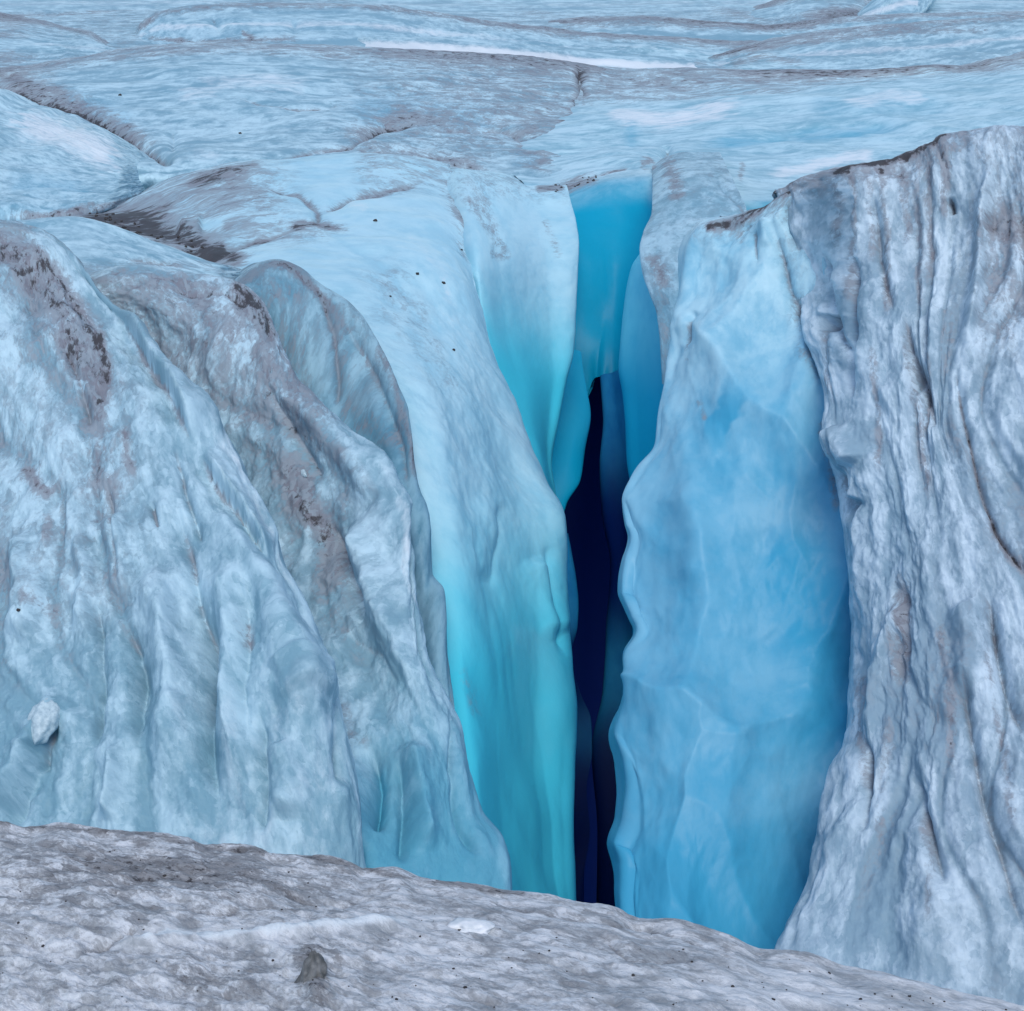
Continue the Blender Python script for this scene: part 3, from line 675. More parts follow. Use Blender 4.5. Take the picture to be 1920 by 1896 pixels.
L1 = [
    [(-400, 370, 22.5), (-80, 402, 20.5), (0, 406, 20.2), (60, 419, 19.8), (130, 466, 19), (192, 533, 18), (240, 588, 17.5), (280, 640, 17), (350, 725, 16.3), (384, 760, 16), (413, 802, 15.7), (443, 848, 15.3), (469, 905, 15), (491, 946, 14.7), (524, 1009, 14.3), (550, 1083, 13.9), (610, 1215, 13.2), (640, 1330, 12.7), (665, 1450, 12.2), (690, 1600, 11.7), (710, 1800, 11.1)],
    [(-400, 410, 21), (-80, 425, 19.6), (0, 432, 19.4), (60, 455, 18.9), (120, 520, 18.1), (175, 590, 17.4), (230, 660, 16.7), (290, 740, 15.9), (350, 840, 15.1), (400, 930, 14.5), (450, 1030, 13.9), (500, 1150, 13.2), (550, 1290, 12.5), (585, 1450, 11.9), (610, 1620, 11.4), (620, 1800, 10.9)],
    [(-400, 500, 19.6), (-80, 500, 18.5), (0, 520, 18), (60, 580, 17.3), (120, 660, 16.6), (190, 780, 15.6), (250, 900, 14.8), (310, 1030, 14), (360, 1150, 13.4), (410, 1300, 12.7), (450, 1450, 12.1), (470, 1620, 11.5), (480, 1800, 11)],
    [(-400, 620, 18.2), (-120, 640, 17.4), (-40, 680, 16.8), (30, 780, 15.9), (90, 900, 15), (140, 1030, 14.2), (190, 1180, 13.4), (230, 1320, 12.8), (260, 1470, 12.2), (280, 1640, 11.6), (290, 1800, 11.1)],
    [(-420, 760, 17.2), (-220, 800, 16.4), (-120, 880, 15.7), (-50, 1000, 14.8), (0, 1130, 14), (40, 1280, 13.2), (70, 1430, 12.6), (90, 1600, 11.9), (100, 1800, 11.3)],
    [(-600, 950, 16.5), (-420, 1050, 15.4), (-320, 1250, 14), (-260, 1500, 12.8), (-240, 1800, 11.7)],
]
L1 = [shift(L1[0], -150, 60, 4.5), shift(L1[0], -40, 14, 1.6), shift(L1[0], -7, 3, .45)] + L1
patch('l1', 'ice_fold', L1, M_FOLD, seed=19, tex=1.1, big=.16, flute=.19, flute_f=1.15, rough=.032, groove_dirt=.24, mid=.05,
      label='big grooved ice mass at the left edge with a black-brown dirt band near its crest', cat='ice fold',
      blue=lambda X, Y: .06 + .14 * sstep(1050, 1450, Y) + .12 * np.exp(-((X - 480) / 120) ** 2 - ((Y - 1150) / 180) ** 2),
      dirt=lambda X, Y: .12 + .10 * sstep(400, 150, X) - .28 * sstep(1100, 1350, Y) - .14 * sstep(250, 420, X) * sstep(650, 850, Y),
      strokes=[('d', [(60, 425), (130, 472), (195, 545), (245, 605), (290, 660), (350, 740), (400, 800), (450, 880), (500, 990), (550, 1110), (580, 1200)], 24, -.42), ('d', [(-40, 440), (40, 480), (90, 540), (130, 610), (165, 680), (185, 740)], 30, .75, 0), ('d', [(60, 460), (115, 520), (165, 600), (195, 665)], 12, .7),
               ('d', [(185, 620), (200, 690), (195, 720)], 9, .8), ('d', [(180, 740), (190, 850), (210, 960)], 24, .45),
               ('d', [(235, 800), (240, 860), (255, 900)], 7, .7), ('d', [(42, 865), (60, 895), (85, 930)], 12, .8), ('d', [(88, 960), (95, 1030)], 6, .5),
               ('d', [(60, 1140), (110, 1150)], 14, .4), ('lip', [(361, 839), (339, 787), (317, 747), (288, 702), (258, 643), (200, 550)], 13, .42, 1, .7),
               ('r', [(230, 600), (285, 670), (350, 770), (385, 850)], 12, .06), ('lip', [(500, 1060), (470, 1000), (435, 946), (410, 913), (375, 850)], 13, .36, 1, .7), ('r', [(120, 1300), (70, 1390), (10, 1470), (-40, 1520)], 22, .28), ('g', [(110, 1330), (80, 1400), (30, 1490), (0, 1540)], 18, .2, 1, .1), ('r', [(225, 1400), (215, 1500), (200, 1540)], 14, .16), ('r', [(270, 1120), (320, 1180), (340, 1320)], 28, .1),
               ('g', [(330, 930), (358, 1060), (378, 1140), (392, 1213), (402, 1300), (395, 1380)], 16, .18, 1, .35),
               ('g', [(286, 945), (298, 995)], 6, .10, 1, .5), ('g', [(470, 1130), (478, 1230), (470, 1300), (480, 1420)], 14, .12, 1, .3),
               ('d', [(470, 1180), (480, 1240)], 12, .5), ('r', [(565, 1250), (592, 1325)], 50, .10), ('b', [(560, 1300), (600, 1310)], 40, -.1),
               ('g', [(240, 1170), (265, 1250), (258, 1400)], 14, .15, 1, .1), ('g', [(120, 1310), (70, 1420), (60, 1400)], 12, .15, 1, .1),
               ('r', [(440, 1000), (520, 1160), (570, 1270)], 24, .08), ('g', [(620, 1230), (640, 1350), (645, 1480)], 14, .2, 1, .1),
               ('r', [(285, 1060), (315, 1180), (325, 1330), (320, 1480)], 34, .22), ('r', [(430, 1060), (440, 1200), (440, 1350), (450, 1500)], 26, .18),
               ('r', [(400, 930), (470, 1060), (530, 1180), (575, 1290), (570, 1420)], 30, .24), ('g', [(392, 1150), (402, 1260), (398, 1400), (410, 1520)], 16, .2, 1, .2),
               ('r', [(210, 960), (222, 1040), (218, 1120)], 20, .18), ('r', [(150, 1000), (165, 1100), (150, 1190)], 18, .14), ('g', [(185, 1130), (190, 1260), (170, 1400)], 14, .18, 1, .1),
               ('r', [(40, 1000), (60, 1120), (50, 1220)], 26, .14), ('g', [(330, 850), (350, 930), (380, 1020)], 9, .14, 1, .4), ('r', [(540, 1400), (550, 1550)], 26, .16), ('g', [(500, 1340), (505, 1480), (500, 1580)], 13, .16, 1, .1),
               ('g', [(200, 900), (215, 1000), (225, 1120)], 9, .1, 1, .35), ('g', [(120, 640), (150, 720), (165, 800)], 8, .08, 1, .4)])

# ------------------------------------------------------------------ right-hand side of the crevasse
R3 = [
    [(1215, 440, 28.5), (1203, 470, 28), (1185, 500, 27.8), (1172, 570, 27.5), (1164, 650, 27), (1161, 690, 26.8), (1168, 740, 26.5), (1173, 790, 26), (1176, 860, 25.5), (1184, 920, 25), (1192, 1000, 24.6), (1184, 1180, 23.5), (1184, 1290, 22.8), (1200, 1500, 21.6), (1200, 1900, 19.5)],
    [(1240, 430, 27), (1225, 470, 26.8), (1208, 520, 26.6), (1200, 600, 26.3), (1196, 700, 25.9), (1200, 800, 25.2), (1206, 900, 24.5), (1215, 1000, 24), (1215, 1290, 22.2), (1225, 1900, 19)],
    [(1290, 430, 25.5), (1270, 600, 24.8), (1265, 800, 23.8), (1270, 1000, 22.8), (1280, 1300, 21), (1290, 1900, 18)],
]
R3 = [shift(R3[0], 90, 0, 7), shift(R3[0], 25, 0, 2.2), shift(R3[0], 4, 0, .6)] + R3
patch('r3', 'crevasse_wall', R3, M_LEAF, seed=20, tex=2, mid=.01, big=.05, rough=.004, scallop=.05, scallop_f=.5,
      label='turquoise leaf of ice right of the blue head wall, tucked behind the big fin', cat='ice wall',
      blue=lambda X, Y: -.2 + 1.1 * sstep(540, 760, Y))
R2 = [
    [(1222, 312, 34), (1224, 350, 30), (1219, 400, 27.2), (1206, 436, 26.2), (1200, 470, 25.4), (1206, 520, 24.6), (1218, 555, 24), (1231, 592, 23.6), (1236, 640, 23), (1238, 720, 22.4)],
    [(1250, 292, -5.0), (1255, 350, 28.2), (1252, 400, 26.3), (1240, 440, 25.3), (1236, 480, 24.6), (1240, 540, 23.8), (1252, 590, 23.2), (1256, 640, 22.7), (1258, 720, 22)],
    [(1285, 285, -4.95), (1300, 350, 27.4), (1300, 400, 25.6), (1295, 450, 24.6), (1295, 520, 23.6), (1295, 600, 22.8), (1295, 720, 21.8)],
    [(1350, 285, -4.95), (1380, 350, 27), (1400, 400, 25.6), (1400, 520, 24), (1400, 720, 22.4)],
]
R2 = [shift(R2[0], 90, 10, 7), shift(R2[0], 25, 0, 2.2), shift(R2[0], 4, 0, .6)] + R2
patch('r2', 'ice_fold', R2, M_FOLD, seed=21, tex=1.6, big=.05, rough=.012, flute=.05, flute_f=1.6, groove_dirt=.2,
      label='grey rounded ice fold between the head wall and the big fin', cat='ice fold',
      blue=lambda X, Y: .28 + 0 * X, dirt=lambda X, Y: .17 + 0 * X,
      strokes=[('d', [(1250, 290), (1262, 340), (1268, 380)], 12, .6), ('d', [(1225, 480), (1240, 510), (1248, 540)], 12, .6), ('d', [(1215, 320), (1225, 305)], 8, .6)])
R1s = [(1345, 402, 18.1), (1312, 411, 17.8), (1288, 432, 17.6), (1272, 470, 17.5), (1268, 500, 17.4), (1265, 545, 17.3), (1245, 620, 17.1), (1234, 680, 17), (1228, 740, 16.8), (1223, 790, 16.6), (1219, 830, 16.5), (1190, 872, 16.4), (1175, 895, 16.3), (1155, 940, 16.2), (1161, 985, 16), (1168, 1008, 15.9), (1157, 1050, 15.7), (1148, 1110, 15.5), (1172, 1160, 15.3), (1184, 1184, 15.2), (1172, 1225, 15), (1185, 1272, 14.8), (1172, 1315, 14.6), (1147, 1378, 14.3), (1156, 1430, 14.1), (1158, 1470, 14), (1152, 1530, 13.8), (1135, 1582, 13.5), (1143, 1620, 13.4), (1145, 1700, 13.1), (1150, 1880, 12.5)]
R1 = [R1s,
      [(1390, 384, 17.4), (1350, 402, 17.3), (1322, 440, 17.1), (1305, 500, 17), (1298, 560, 16.8), (1285, 640, 16.6), (1272, 720, 16.4), (1262, 800, 16.2), (1235, 880, 16), (1210, 940, 15.8), (1208, 1010, 15.5), (1203, 1100, 15.2), (1215, 1180, 14.9), (1220, 1270, 14.5), (1205, 1370, 14), (1203, 1470, 13.6), (1190, 1580, 13.2), (1190, 1700, 12.8), (1195, 1880, 12.2)],
      [(1440, 366, 17), (1400, 400, 16.9), (1385, 480, 16.7), (1370, 600, 16.3), (1355, 720, 15.9), (1340, 840, 15.6), (1325, 960, 15.3), (1320, 1080, 14.9), (1318, 1200, 14.5), (1310, 1350, 13.9), (1300, 1500, 13.3), (1290, 1680, 12.8), (1295, 1880, 12.2)],
      [(1510, 332, 16.7), (1490, 420, 16.5), (1480, 540, 16.2), (1475, 680, 15.8), (1470, 820, 15.4), (1465, 960, 15), (1460, 1100, 14.7), (1455, 1250, 14.3), (1445, 1400, 13.9), (1430, 1550, 13.4), (1410, 1700, 13), (1400, 1880, 12.5)],
      [(1620, 302, 16.7), (1600, 420, 16.2), (1600, 560, 15.6), (1612, 700, 15.3), (1640, 850, 15.15), (1660, 1000, 14.9), (1660, 1200, 14.55), (1650, 1400, 14.1), (1620, 1600, 13.6), (1580, 1880, 12.8)],
      ]
R1 = [shift(R1s, 160, 10, 6), shift(R1s, 40, 4, 2), shift(R1s, 6, 1, .5)] + R1
patch('r1', 'ice_fin', R1, M_FIN, seed=22, tex=1.4, big=.12, rough=.01, scallop=.68, scallop_f=1.05, mid=.05, firmness=.6, keep=.5,
      label='large scalloped pale blue ice fin forming the right side of the dark slit', cat='ice fin',
      blue=lambda X, Y: .16 - .16 * sstep(1370, 1470, X) * sstep(700, 480, Y) + .5 * sstep(520, 1000, Y + (X - 1300) * .6 * sstep(400, 700, Y)) + .25 * sstep(1400, 1700, Y),
      dirt=lambda X, Y: .35 * sstep(60, 0, Y - np.interp(X, [1310, 1390, 1530, 1700], [411, 382, 322, 281])) - .05 + .24 * sstep(1370, 1470, X + (Y - 450) * -.25) * sstep(760, 480, Y),
      strokes=[('d', [(1320, 412), (1400, 382), (1480, 345)], 6, .9, 0), ('d', [(1470, 520), (1520, 640), (1550, 720)], 26, .4), ('g', [(1440, 400), (1470, 520), (1515, 640), (1545, 730)], 9, .12, 1, .4), ('g', [(1500, 370), (1520, 480), (1550, 600)], 9, .12, 1, .4),
               ('g', [(1400, 410), (1410, 480)], 7, .08, 1, .4), ('g', [(1470, 370), (1490, 450)], 7, .1, 1, .5), ('g', [(1550, 350), (1560, 520)], 9, .12, 1, .4), ('r', [(1420, 390), (1430, 450)], 10, .06), ('r', [(1535, 380), (1545, 500)], 12, .08),
               ('b', [(1330, 760), (1400, 800)], 50, .35), ('b', [(1500, 960), (1560, 1250), (1560, 1420)], 60, .30), ('b', [(1420, 1020), (1480, 1130)], 40, .15),
               ('d', [(1285, 590), (1275, 640), (1290, 690)], 8, .4), ('g', [(1290, 570), (1275, 640)], 9, .1, 1, .2),
               ('d', [(1300, 740), (1320, 790)], 8, .3),
               ('d', [(1530, 760), (1560, 860), (1575, 960)], 10, .6), ('d', [(1370, 402), (1380, 440)], 8, .3), ('r', [(1265, 900), (1300, 1000), (1290, 1100)], 30, .08)])
R0s = [(1455, 360, 17.4), (1472, 480, 17), (1510, 600, 16.4), (1535, 680, 15.8), (1547, 740, 15.2), (1540, 800, 14.75), (1562, 870, 14.6), (1582, 950, 14.5), (1590, 1050, 14.4), (1594, 1150, 14.2), (1594, 1250, 13.9), (1586, 1400, 13.5), (1560, 1440, 13.2), (1545, 1500, 12.9), (1535, 1580, 12.6), (1510, 1660, 12.2), (1470, 1740, 11.9), (1448, 1790, 11.7), (1430, 1930, 11.3)]
R0 = [R0s,
      [(1500, 340, 16.9), (1530, 480, 16.4), (1555, 600, 15.7), (1575, 720, 14.9), (1580, 810, 14.35), (1605, 920, 14.1), (1620, 1050, 13.9), (1630, 1180, 13.5), (1625, 1320, 13.1), (1605, 1440, 12.7), (1585, 1560, 12.3), (1565, 1680, 11.8), (1540, 1790, 11.4), (1525, 1930, 11)],
      [(1590, 308, 15.9), (1610, 480, 15.2), (1625, 640, 14.7), (1640, 800, 14.1), (1655, 950, 13.8), (1672, 1100, 13.5), (1668, 1250, 13.1), (1660, 1400, 12.6), (1645, 1600, 12), (1630, 1930, 10.9)],
      [(1700, 283, 15.6), (1705, 450, 15), (1705, 640, 14.4), (1708, 800, 13.9), (1722, 950, 13.5), (1732, 1100, 13.1), (1742, 1300, 12.5), (1752, 1500, 11.9), (1762, 1700, 11.4), (1772, 1950, 10.8)],
      [(1770, 252, 15.5), (1790, 420, 14.8), (1780, 600, 14.2), (1775, 760, 13.8), (1800, 900, 13.4), (1840, 1050, 13), (1870, 1250, 12.4), (1900, 1500, 11.7), (1940, 1700, 11.2), (1960, 1950, 10.6)],
      [(1860, 243, 15.2), (1875, 400, 14.6), (1885, 600, 14), (1890, 800, 13.5), (1920, 1000, 13), (1970, 1250, 12.3), (2020, 1500, 11.6), (2100, 1950, 10.5)],
      [(2000, 236, 15), (2050, 500, 14), (2100, 800, 13), (2200, 1200, 12), (2350, 1950, 10.3)],
      [(2400, 260, 15), (2500, 600, 14), (2700, 1200, 12), (2900, 1950, 10)]]
R0 = [shift(R0s, 120, 0, 3), shift(R0s, 30, 0, 1.1), shift(R0s, 5, 0, .3)] + R0


def cap(c):
    """turns a fin's crest over to its far side"""
    x, y, d = c[0]
    return [(x, y + 45, d + 5), (x, y + 8, d + 1.3), (x, y + 1, d + .3)] + c


patch('r0', 'ice_buttress', [cap(c) for c in R0], M_BUTT, seed=23, tex=1.0, big=.14, flute=.115, flute_f=2.7, rough=.03, groove_dirt=.26, mid=.045, sk=1.4,
      label='grey fluted ice buttress at the right edge with a dark jagged crest', cat='ice buttress',
      blue=lambda X, Y: .03 + .12 * sstep(420, 700, Y) * sstep(1800, 1650, X),
      dirt=lambda X, Y: .42 * sstep(75, 0, Y - np.interp(X, [1310, 1390, 1530, 1700, 1770, 1900], [411, 382, 322, 281, 250, 240])) * sstep(1860, 1780, X) + .03
      + .22 * sstep(1800, 1850, X) * sstep(780, 600, Y) - .12 * sstep(1000, 1300, Y) * sstep(1850, 1750, X),
      strokes=[('d', [(1455, 358), (1530, 322), (1600, 310), (1700, 284), (1770, 254)], 5, 1.0, 0), ('d', [(1560, 322), (1600, 320)], 8, .8),
               *[('d', [(x0, y0), (x0 + dx, y0 + L * .5), (x0 + dx * 1.6, y0 + L)], w_, v_) for x0, y0, dx, L, w_, v_ in (
                   (1560, 325, 6, 150, 8, .45), (1598, 315, -2, 260, 7, .5), (1628, 305, 4, 200, 8, .45), (1655, 298, 8, 320, 7, .5), (1690, 285, 6, 180, 9, .5), (1712, 280, 10, 330, 7, .5),
                   (1738, 268, 4, 280, 8, .5), (1762, 258, 6, 160, 9, .5), (1560, 600, -4, 150, 8, .4), (1640, 640, 6, 260, 7, .4), (1700, 620, 20, 320, 8, .45), (1745, 600, -10, 240, 7, .4),
                   (1690, 1060, -4, 230, 12, .5), (1610, 1250, 4, 240, 8, .4), (1660, 1330, -10, 260, 8, .4), (1760, 1150, 20, 320, 9, .4), (1840, 1180, 40, 400, 10, .45), (1720, 1500, 20, 260, 9, .35))], ('d', [(1650, 305), (1655, 320)], 8, .8),
               ('d', [(1845, 400), (1900, 430), (1960, 420)], 30, .6), ('d', [(1850, 480), (1900, 560), (1920, 640)], 30, .2),
               ('r', [(1862, 300), (1842, 420), (1832, 560), (1810, 660)], 12, .14), ('g', [(1782, 370), (1788, 400)], 7, .1, 1, .9),
               ('g', [(1790, 690), (1810, 790), (1835, 890), (1870, 1000), (1925, 1085)], 6, .07, 1, 1.0), ('d', [(1850, 960), (1890, 1040), (1930, 1080)], 8, .6),
               ('g', [(1560, 590), (1557, 625)], 10, .18, 1, .7), ('g', [(1705, 600), (1712, 660), (1740, 760), (1750, 800)], 9, .12, 1, .5),
               ('r', [(1560, 800), (1590, 850), (1600, 870)], 20, .14), ('g', [(1560, 870), (1590, 960), (1600, 930)], 12, .12, 1, .35),
               ('r', [(1650, 760), (1690, 745), (1720, 760)], 25, .10), ('g', [(1690, 1090), (1695, 1180), (1685, 1290)], 14, .06, 1, .3),
               ('g', [(1600, 480), (1610, 620), (1590, 760)], 9, .12, 1, .4), ('g', [(1540, 460), (1570, 600), (1600, 680)], 9, .10, 1, .4), ('g', [(1640, 360), (1650, 480), (1680, 600)], 9, .10, 1, .4),
               ('g', [(1620, 1380), (1625, 1480), (1612, 1560)], 8, .12, 1, .5), ('r', [(1625, 1390), (1650, 1250), (1690, 1120)], 12, .08),
               ('g', [(1700, 1440), (1740, 1560), (1770, 1660)], 12, .12, 1, .35), ('g', [(1800, 1250), (1830, 1420), (1880, 1600), (1920, 1750)], 14, .15, 1, .4),
               ('g', [(1850, 1100), (1880, 1250), (1925, 1380)], 12, .12, 1, .4), ('r', [(1800, 1120), (1820, 1200), (1800, 1300)], 25, .14)])

# ------------------------------------------------------------------ foreground bank
ms = [(-600, 1560, 6.4), (-150, 1545, 5.8), (0, 1541, 5.6), (47, 1551, 5.56), (113, 1544, 5.54), (156, 1548, 5.5), (203, 1555, 5.46), (293, 1560, 5.4), (350, 1567, 5.36), (392, 1584, 5.3), (468, 1586, 5.26), (515, 1603, 5.2), (600, 1605, 5.15), (662, 1619, 5.1), (681, 1629, 5.06), (737, 1626, 5.04), (799, 1648, 5), (898, 1660, 4.95), (980, 1672, 4.9), (1080, 1689, 4.85), (1144, 1697, 4.8), (1208, 1723, 4.75), (1267, 1723, 4.72), (1325, 1737, 4.7), (1383, 1758, 4.65), (1430, 1780, 4.62), (1512, 1786, 4.6), (1587, 1811, 4.55), (1675, 1831, 4.5), (1763, 1855, 4.45), (1850, 1875, 4.4), (1908, 1888, 4.4), (2100, 1940, 4.3), (2500, 2050, 4.1)]
mi = [ms[i] for i in (0, 2, 6, 10, 14, 18, 22, 27, 31, 33)] + [ms[-1]]
patch('m', 'ice_bank', [shift(ms, 0, 500, 2.8), shift(ms, 0, 160, 1.3), shift(ms, 0, 30, .35), shift(ms, 0, 4, .10), ms,
      shift(ms, 0, 18, -.12), shift(mi, 0, 70, -.42), shift(mi, 0, 180, -.9), shift(mi, 0, 360, -1.45), shift(mi, 0, 700, -2.1), shift(mi, 0, 1300, -2.7)],
      M_MOUND, seed=24, res=2.2, tex=.34, big=.03, rough=.013, warp=.6, maxn=1150, mid=.008,
      label='dirty grey ice bank across the bottom in front of the crevasse', cat='ice bank',
      dirt=lambda X, Y: .24 + .0 * X + .3 * np.exp(-((X - 250) / 350) ** 2 - ((Y - 1640) / 60) ** 2) - .2 * sstep(1000, 1500, X) * sstep(1780, 1850, Y),
      strokes=[('d', [(0, 1544), (300, 1564), (392, 1588), (600, 1610), (800, 1652), (980, 1676)], 5, .5, 0),
               ('g', [(340, 1705), (400, 1714), (480, 1700), (560, 1706)], 6, .012, 1, .5), ('g', [(220, 1650), (330, 1640), (420, 1655)], 9, .02, 1, .5),
               ('g', [(150, 1790), (200, 1770), (270, 1745)], 7, .02, 1, .5), ('r', [(200, 1780), (300, 1768), (420, 1758), (560, 1758), (700, 1745), (830, 1738)], 9, .03),
               ('d', [(210, 1775), (300, 1764), (420, 1756), (560, 1756), (700, 1743), (820, 1736)], 11, -1.25), ('d', [(590, 1800), (592, 1850), (596, 1875)], 22, .7, 0), ('r', [(590, 1800), (592, 1850), (596, 1880)], 24, .03, 0), ('d', [(100, 1610), (300, 1620), (560, 1665)], 18, .35),
               ('g', [(520, 1665), (600, 1690), (700, 1690)], 7, .02, 1, .4), ('g', [(900, 1690), (1050, 1720), (1250, 1745), (1400, 1800)], 6, .015, 1, .35),
               ('d', [(300, 1830), (500, 1850)], 30, .25), ('g', [(1130, 1760), (1180, 1795), (1300, 1800)], 5, .015, 1, .4)])

# ------------------------------------------------------------------ the ground the masses stand on


def ground():
    xs = np.concatenate([-np.geomspace(1500, 40, 26), np.linspace(-38, 38, 60), np.geomspace(40, 1500, 26)])
    ys = np.concatenate([-np.geomspace(1200, 14, 22), np.linspace(-12, 70, 70), np.geomspace(72, 2500, 28)])
    Xg, Yg = np.meshgrid(xs, ys)
    trench = sstep(-2, 4, Yg) * sstep(44, 36, Yg) * sstep(34, 22, np.abs(Xg))
    Z = -7.6 - 20 * trench + 1.2 * sstep(60, 140, Yg) + .35 * fbm(Xg * .06, Yg * .06, 2.0, 4) * (1 - trench)
    Z = np.where(Yg < -3, np.maximum(Z, -3.2 - .02 * np.abs(Yg)), Z)
    V = np.stack([Xg, Yg, Z], -1)
    ob = make_mesh('glacier_ground', V, len(ys), len(xs), {'blue': trench, 'dirt': .15 + 0 * Z, 'hollow_shade': 0 * Z},
                   np.stack([Xg / 3, Yg / 3], -1), M_PLATEAU)
    ob['kind'] = 'structure'


ground()

# ------------------------------------------------------------------ loose things
import bmesh


def stone_mat(name, c1, c2, rough=.8):
    k = Nodes(name)
    g = k.n('ShaderNodeTexCoord').outputs['Object']
    n = k.noise(g, 30, 5, .6)
    p = k.n('ShaderNodeBsdfPrincipled')
    k.put(p.inputs['Base Color'], k.mix(k.range(n, .35, .65), c1, c2))
    p.inputs['Roughness'].default_value = rough
    o = k.n('ShaderNodeOutputMaterial'); k.nt.links.new(p.outputs[0], o.inputs[0])
    return k.m


M_STONE = stone_mat('dark_wet_stone', (.02, .02, .022), (.05, .045, .045))
M_WHITE = stone_mat('fresh_white_ice', (.80, .83, .85), (.64, .69, .72), .5)
M_CHIP = stone_mat('clean_white_ice', (.52, .66, .71), (.36, .49, .55), .5)


def lump(name, key, px, py, size, mat, label, cat, group=None, sc=(1, .8, .7), rot=0.0, sink=.25, seed=0, pts=None, sub=3, bumpy=.38):
    p, nrm, d = surf(key, px, py)
    r = size * d / FPX                       # radius given in photo pixels
    bm = bmesh.new()
    bmesh.ops.create_icosphere(bm, subdivisions=sub, radius=1.0)
    V = np.array([v.co for v in bm.verts])
    n = fbm(V[:, 0] * 1.1 + seed * 3.1, V[:, 1] * 1.1, V[:, 2] * 1.1 + seed, 3, .55)
    V = V * (1 + bumpy * n)[:, None]
    if pts is not None:
        V = pts(V)
    for v, c in zip(bm.verts, V):
        v.co = Vector(c * np.array(sc) * r)
    me = bpy.data.meshes.new(name); bm.to_mesh(me); bm.free()
    me.polygons.foreach_set('use_smooth', np.ones(len(me.polygons), bool))
    me.materials.append(mat)
    ob = bpy.data.objects.new(name, me); COL.objects.link(ob)
    q = Vector(nrm).to_track_quat('Z', 'Y')
    ob.rotation_mode = 'QUATERNION'
    from mathutils import Quaternion
    ob.rotation_quaternion = q @ Quaternion((0, 0, 1), rot)
    ob.location = Vector(p) + Vector(nrm) * r * sc[2] * (1 - 2 * sink) * .5
    ob['label'] = label; ob['category'] = cat
    if group:
        ob['group'] = group
    return ob


G1 = 'dark stones on the white shoulder'
for i, (x, y, s, lb) in enumerate([
        (785, 512, 4.2, 'biggest black stone on the white shoulder, left of its close neighbour'),
        (835, 531, 3.6, 'black stone on the white shoulder just right of the biggest one'),
        (851, 655, 3.4, 'lone dark stone low on the white shoulder near its right edge'),
        (702, 411, 4.4, 'flat dark stone high on the white shoulder near the plateau'),
        (868, 468, 2.6, 'dark pebble at the upper right of the white shoulder by a dirt streak'),
        (735, 556, 2.6, 'tiny dark pebble on the white shoulder below the biggest stone')]):
    lump('stone', 'l4', x, y, s, M_STONE, lb, 'stone', G1, seed=i, rot=i * 1.3)
lump('stone', 'p2', 227, 177, 3.6, M_STONE, 'small dark stone on the dirt-edged lobe above the left crack', 'stone', None, seed=9)
lump('stone', 'p2', 451, 249, 3.0, M_STONE, 'small dark stone low in the middle of the broad dirt-edged lobe', 'stone', None, seed=10)
lump('stone', 'l1', 37, 1143, 4.0, M_STONE, 'small black stone on the grooved mass near the left edge', 'stone', None, seed=11)
for i in range(34):
    t = random.random()
    x = 180 + 200 * t + random.uniform(-18, 18); y = 405 + 62 * t + random.uniform(-14, 8)
    lump('pebble', 'l4', x, y, random.uniform(1.8, 4.2), M_STONE, 'dark pebble among many in the dirty crack at left', 'pebble',
         'dark pebbles in the dirty crack', seed=20 + i, rot=random.random() * 6, sub=2)
for i in range(20):
    t = random.random()
    x = 1030 + 90 * t; y = 356 - 26 * t + random.uniform(-7, 7)
    lump('pebble', 'p3' if t > .4 else 'l5', x, y, random.uniform(1.6, 3.0), M_STONE, 'dark pebble among many on the rim above the blue head wall', 'pebble',
         'dark pebbles on the rim of the head wall', seed=60 + i, rot=random.random() * 6, sub=2)
lump('ice_chip', 'm', 885, 1737, 33, M_WHITE, 'clean white ice chip lying on the dirty bank', 'ice chip', None, sc=(1.2, 1.0, .42), rot=.25, seed=3, sink=.45, sub=4)
lump('ice_chunk', 'l1', 80, 1345, 36, M_CHIP, 'white rounded ice chunk on the grooved mass, low at the left edge', 'ice chunk', None, sc=(.8, 1.25, .7), rot=.2, seed=12, sink=.78, sub=4, bumpy=.3)
lump('ice_chip', 'l2', 573, 886, 9, M_CHIP, 'small bright white ice chip on the dirt-stained fold', 'ice chip', None, sc=(1.2, .5, .4), rot=-.5, seed=6)


def wedge(V):
    k = 1.0 - .85 * np.clip((V[:, 2] + .5) / 1.5, 0, 1)
    return np.stack([V[:, 0] * k, V[:, 1] * k, V[:, 2]], 1)


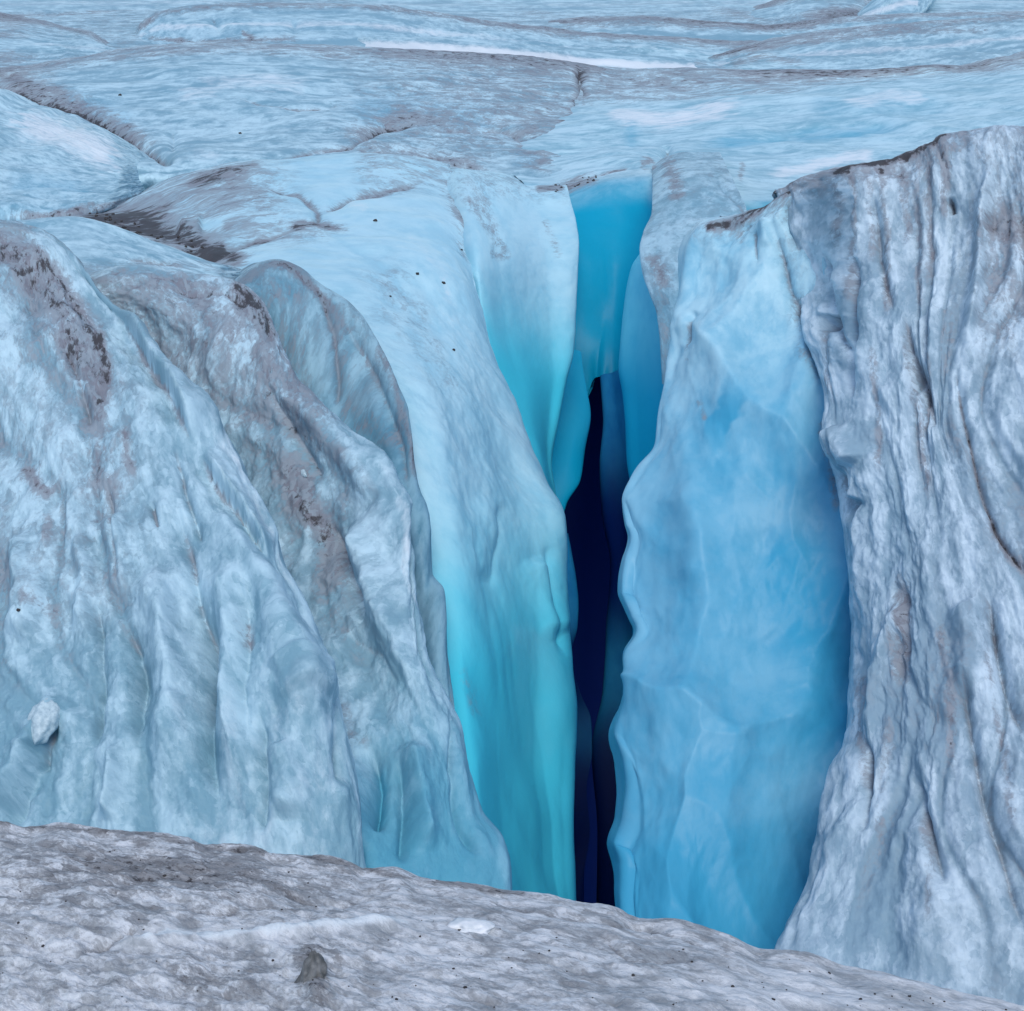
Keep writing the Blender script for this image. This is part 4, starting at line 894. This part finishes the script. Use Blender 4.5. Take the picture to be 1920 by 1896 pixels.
M_ROCK = stone_mat('silt_grey_wedge', (.07, .075, .075), (.19, .195, .195))
lump('pointed_stone', 'm', 590, 1826, 40, M_ROCK, 'pointed dark grey wedge standing in the dirty bank', 'stone', None, sc=(.95, .8, 1.05), rot=.4, seed=8, sink=.38, bumpy=.6, pts=wedge, sub=4)
for i in range(110):
    x = random.uniform(0, 1900)
    top = np.interp(x, [p[0] for p in ms], [p[1] for p in ms])
    y = random.uniform(top + 14, 1890) if top < 1870 else 1893
    lump('pebble', 'm', x, y, random.uniform(1.1, 2.2) * random.choice((1, 1, 1, 1.7)), M_STONE, 'dark grain of gravel among many on the dirty bank', 'pebble',
         'gravel grains on the dirty bank', seed=100 + i, rot=random.random() * 6, sub=2)

# ------------------------------------------------------------------ light
w = bpy.data.worlds.new('World'); SC.world = w; w.use_nodes = True
nt = w.node_tree
sky = nt.nodes.new('ShaderNodeTexSky'); sky.sky_type = 'NISHITA'; sky.sun_disc = False
EL, AZ = math.radians(58), math.radians(172)
sky.sun_elevation = EL; sky.sun_rotation = AZ
bg = nt.nodes['Background']; bg.inputs[1].default_value = .12
nt.links.new(sky.outputs[0], bg.inputs[0])
sd = bpy.data.lights.new('sun', 'SUN'); sd.energy = 1.2; sd.angle = math.radians(35); sd.color = (1, .96, .90)
so = bpy.data.objects.new('sun', sd); COL.objects.link(so)
dirv = Vector((math.sin(AZ) * math.cos(EL), math.cos(AZ) * math.cos(EL), math.sin(EL)))
so.rotation_euler = dirv.to_track_quat('Z', 'Y').to_euler()
so.location = dirv * 60

cd = bpy.data.cameras.new('camera'); cam = bpy.data.objects.new('camera', cd); COL.objects.link(cam)
cd.sensor_fit = 'HORIZONTAL'; cd.angle = 2 * math.atan(W0 / 2 / FPX)
cam.rotation_euler = (math.pi / 2 - PITCH, 0, 0)
cd.clip_end = 6000; cd.clip_start = .05
SC.camera = cam
SC.view_settings.view_transform = 'Standard'; SC.view_settings.look = 'None'
SC.view_settings.gamma = 1; SC.view_settings.exposure = 0.52
SC.cycles.max_bounces = 10; SC.cycles.diffuse_bounces = 8
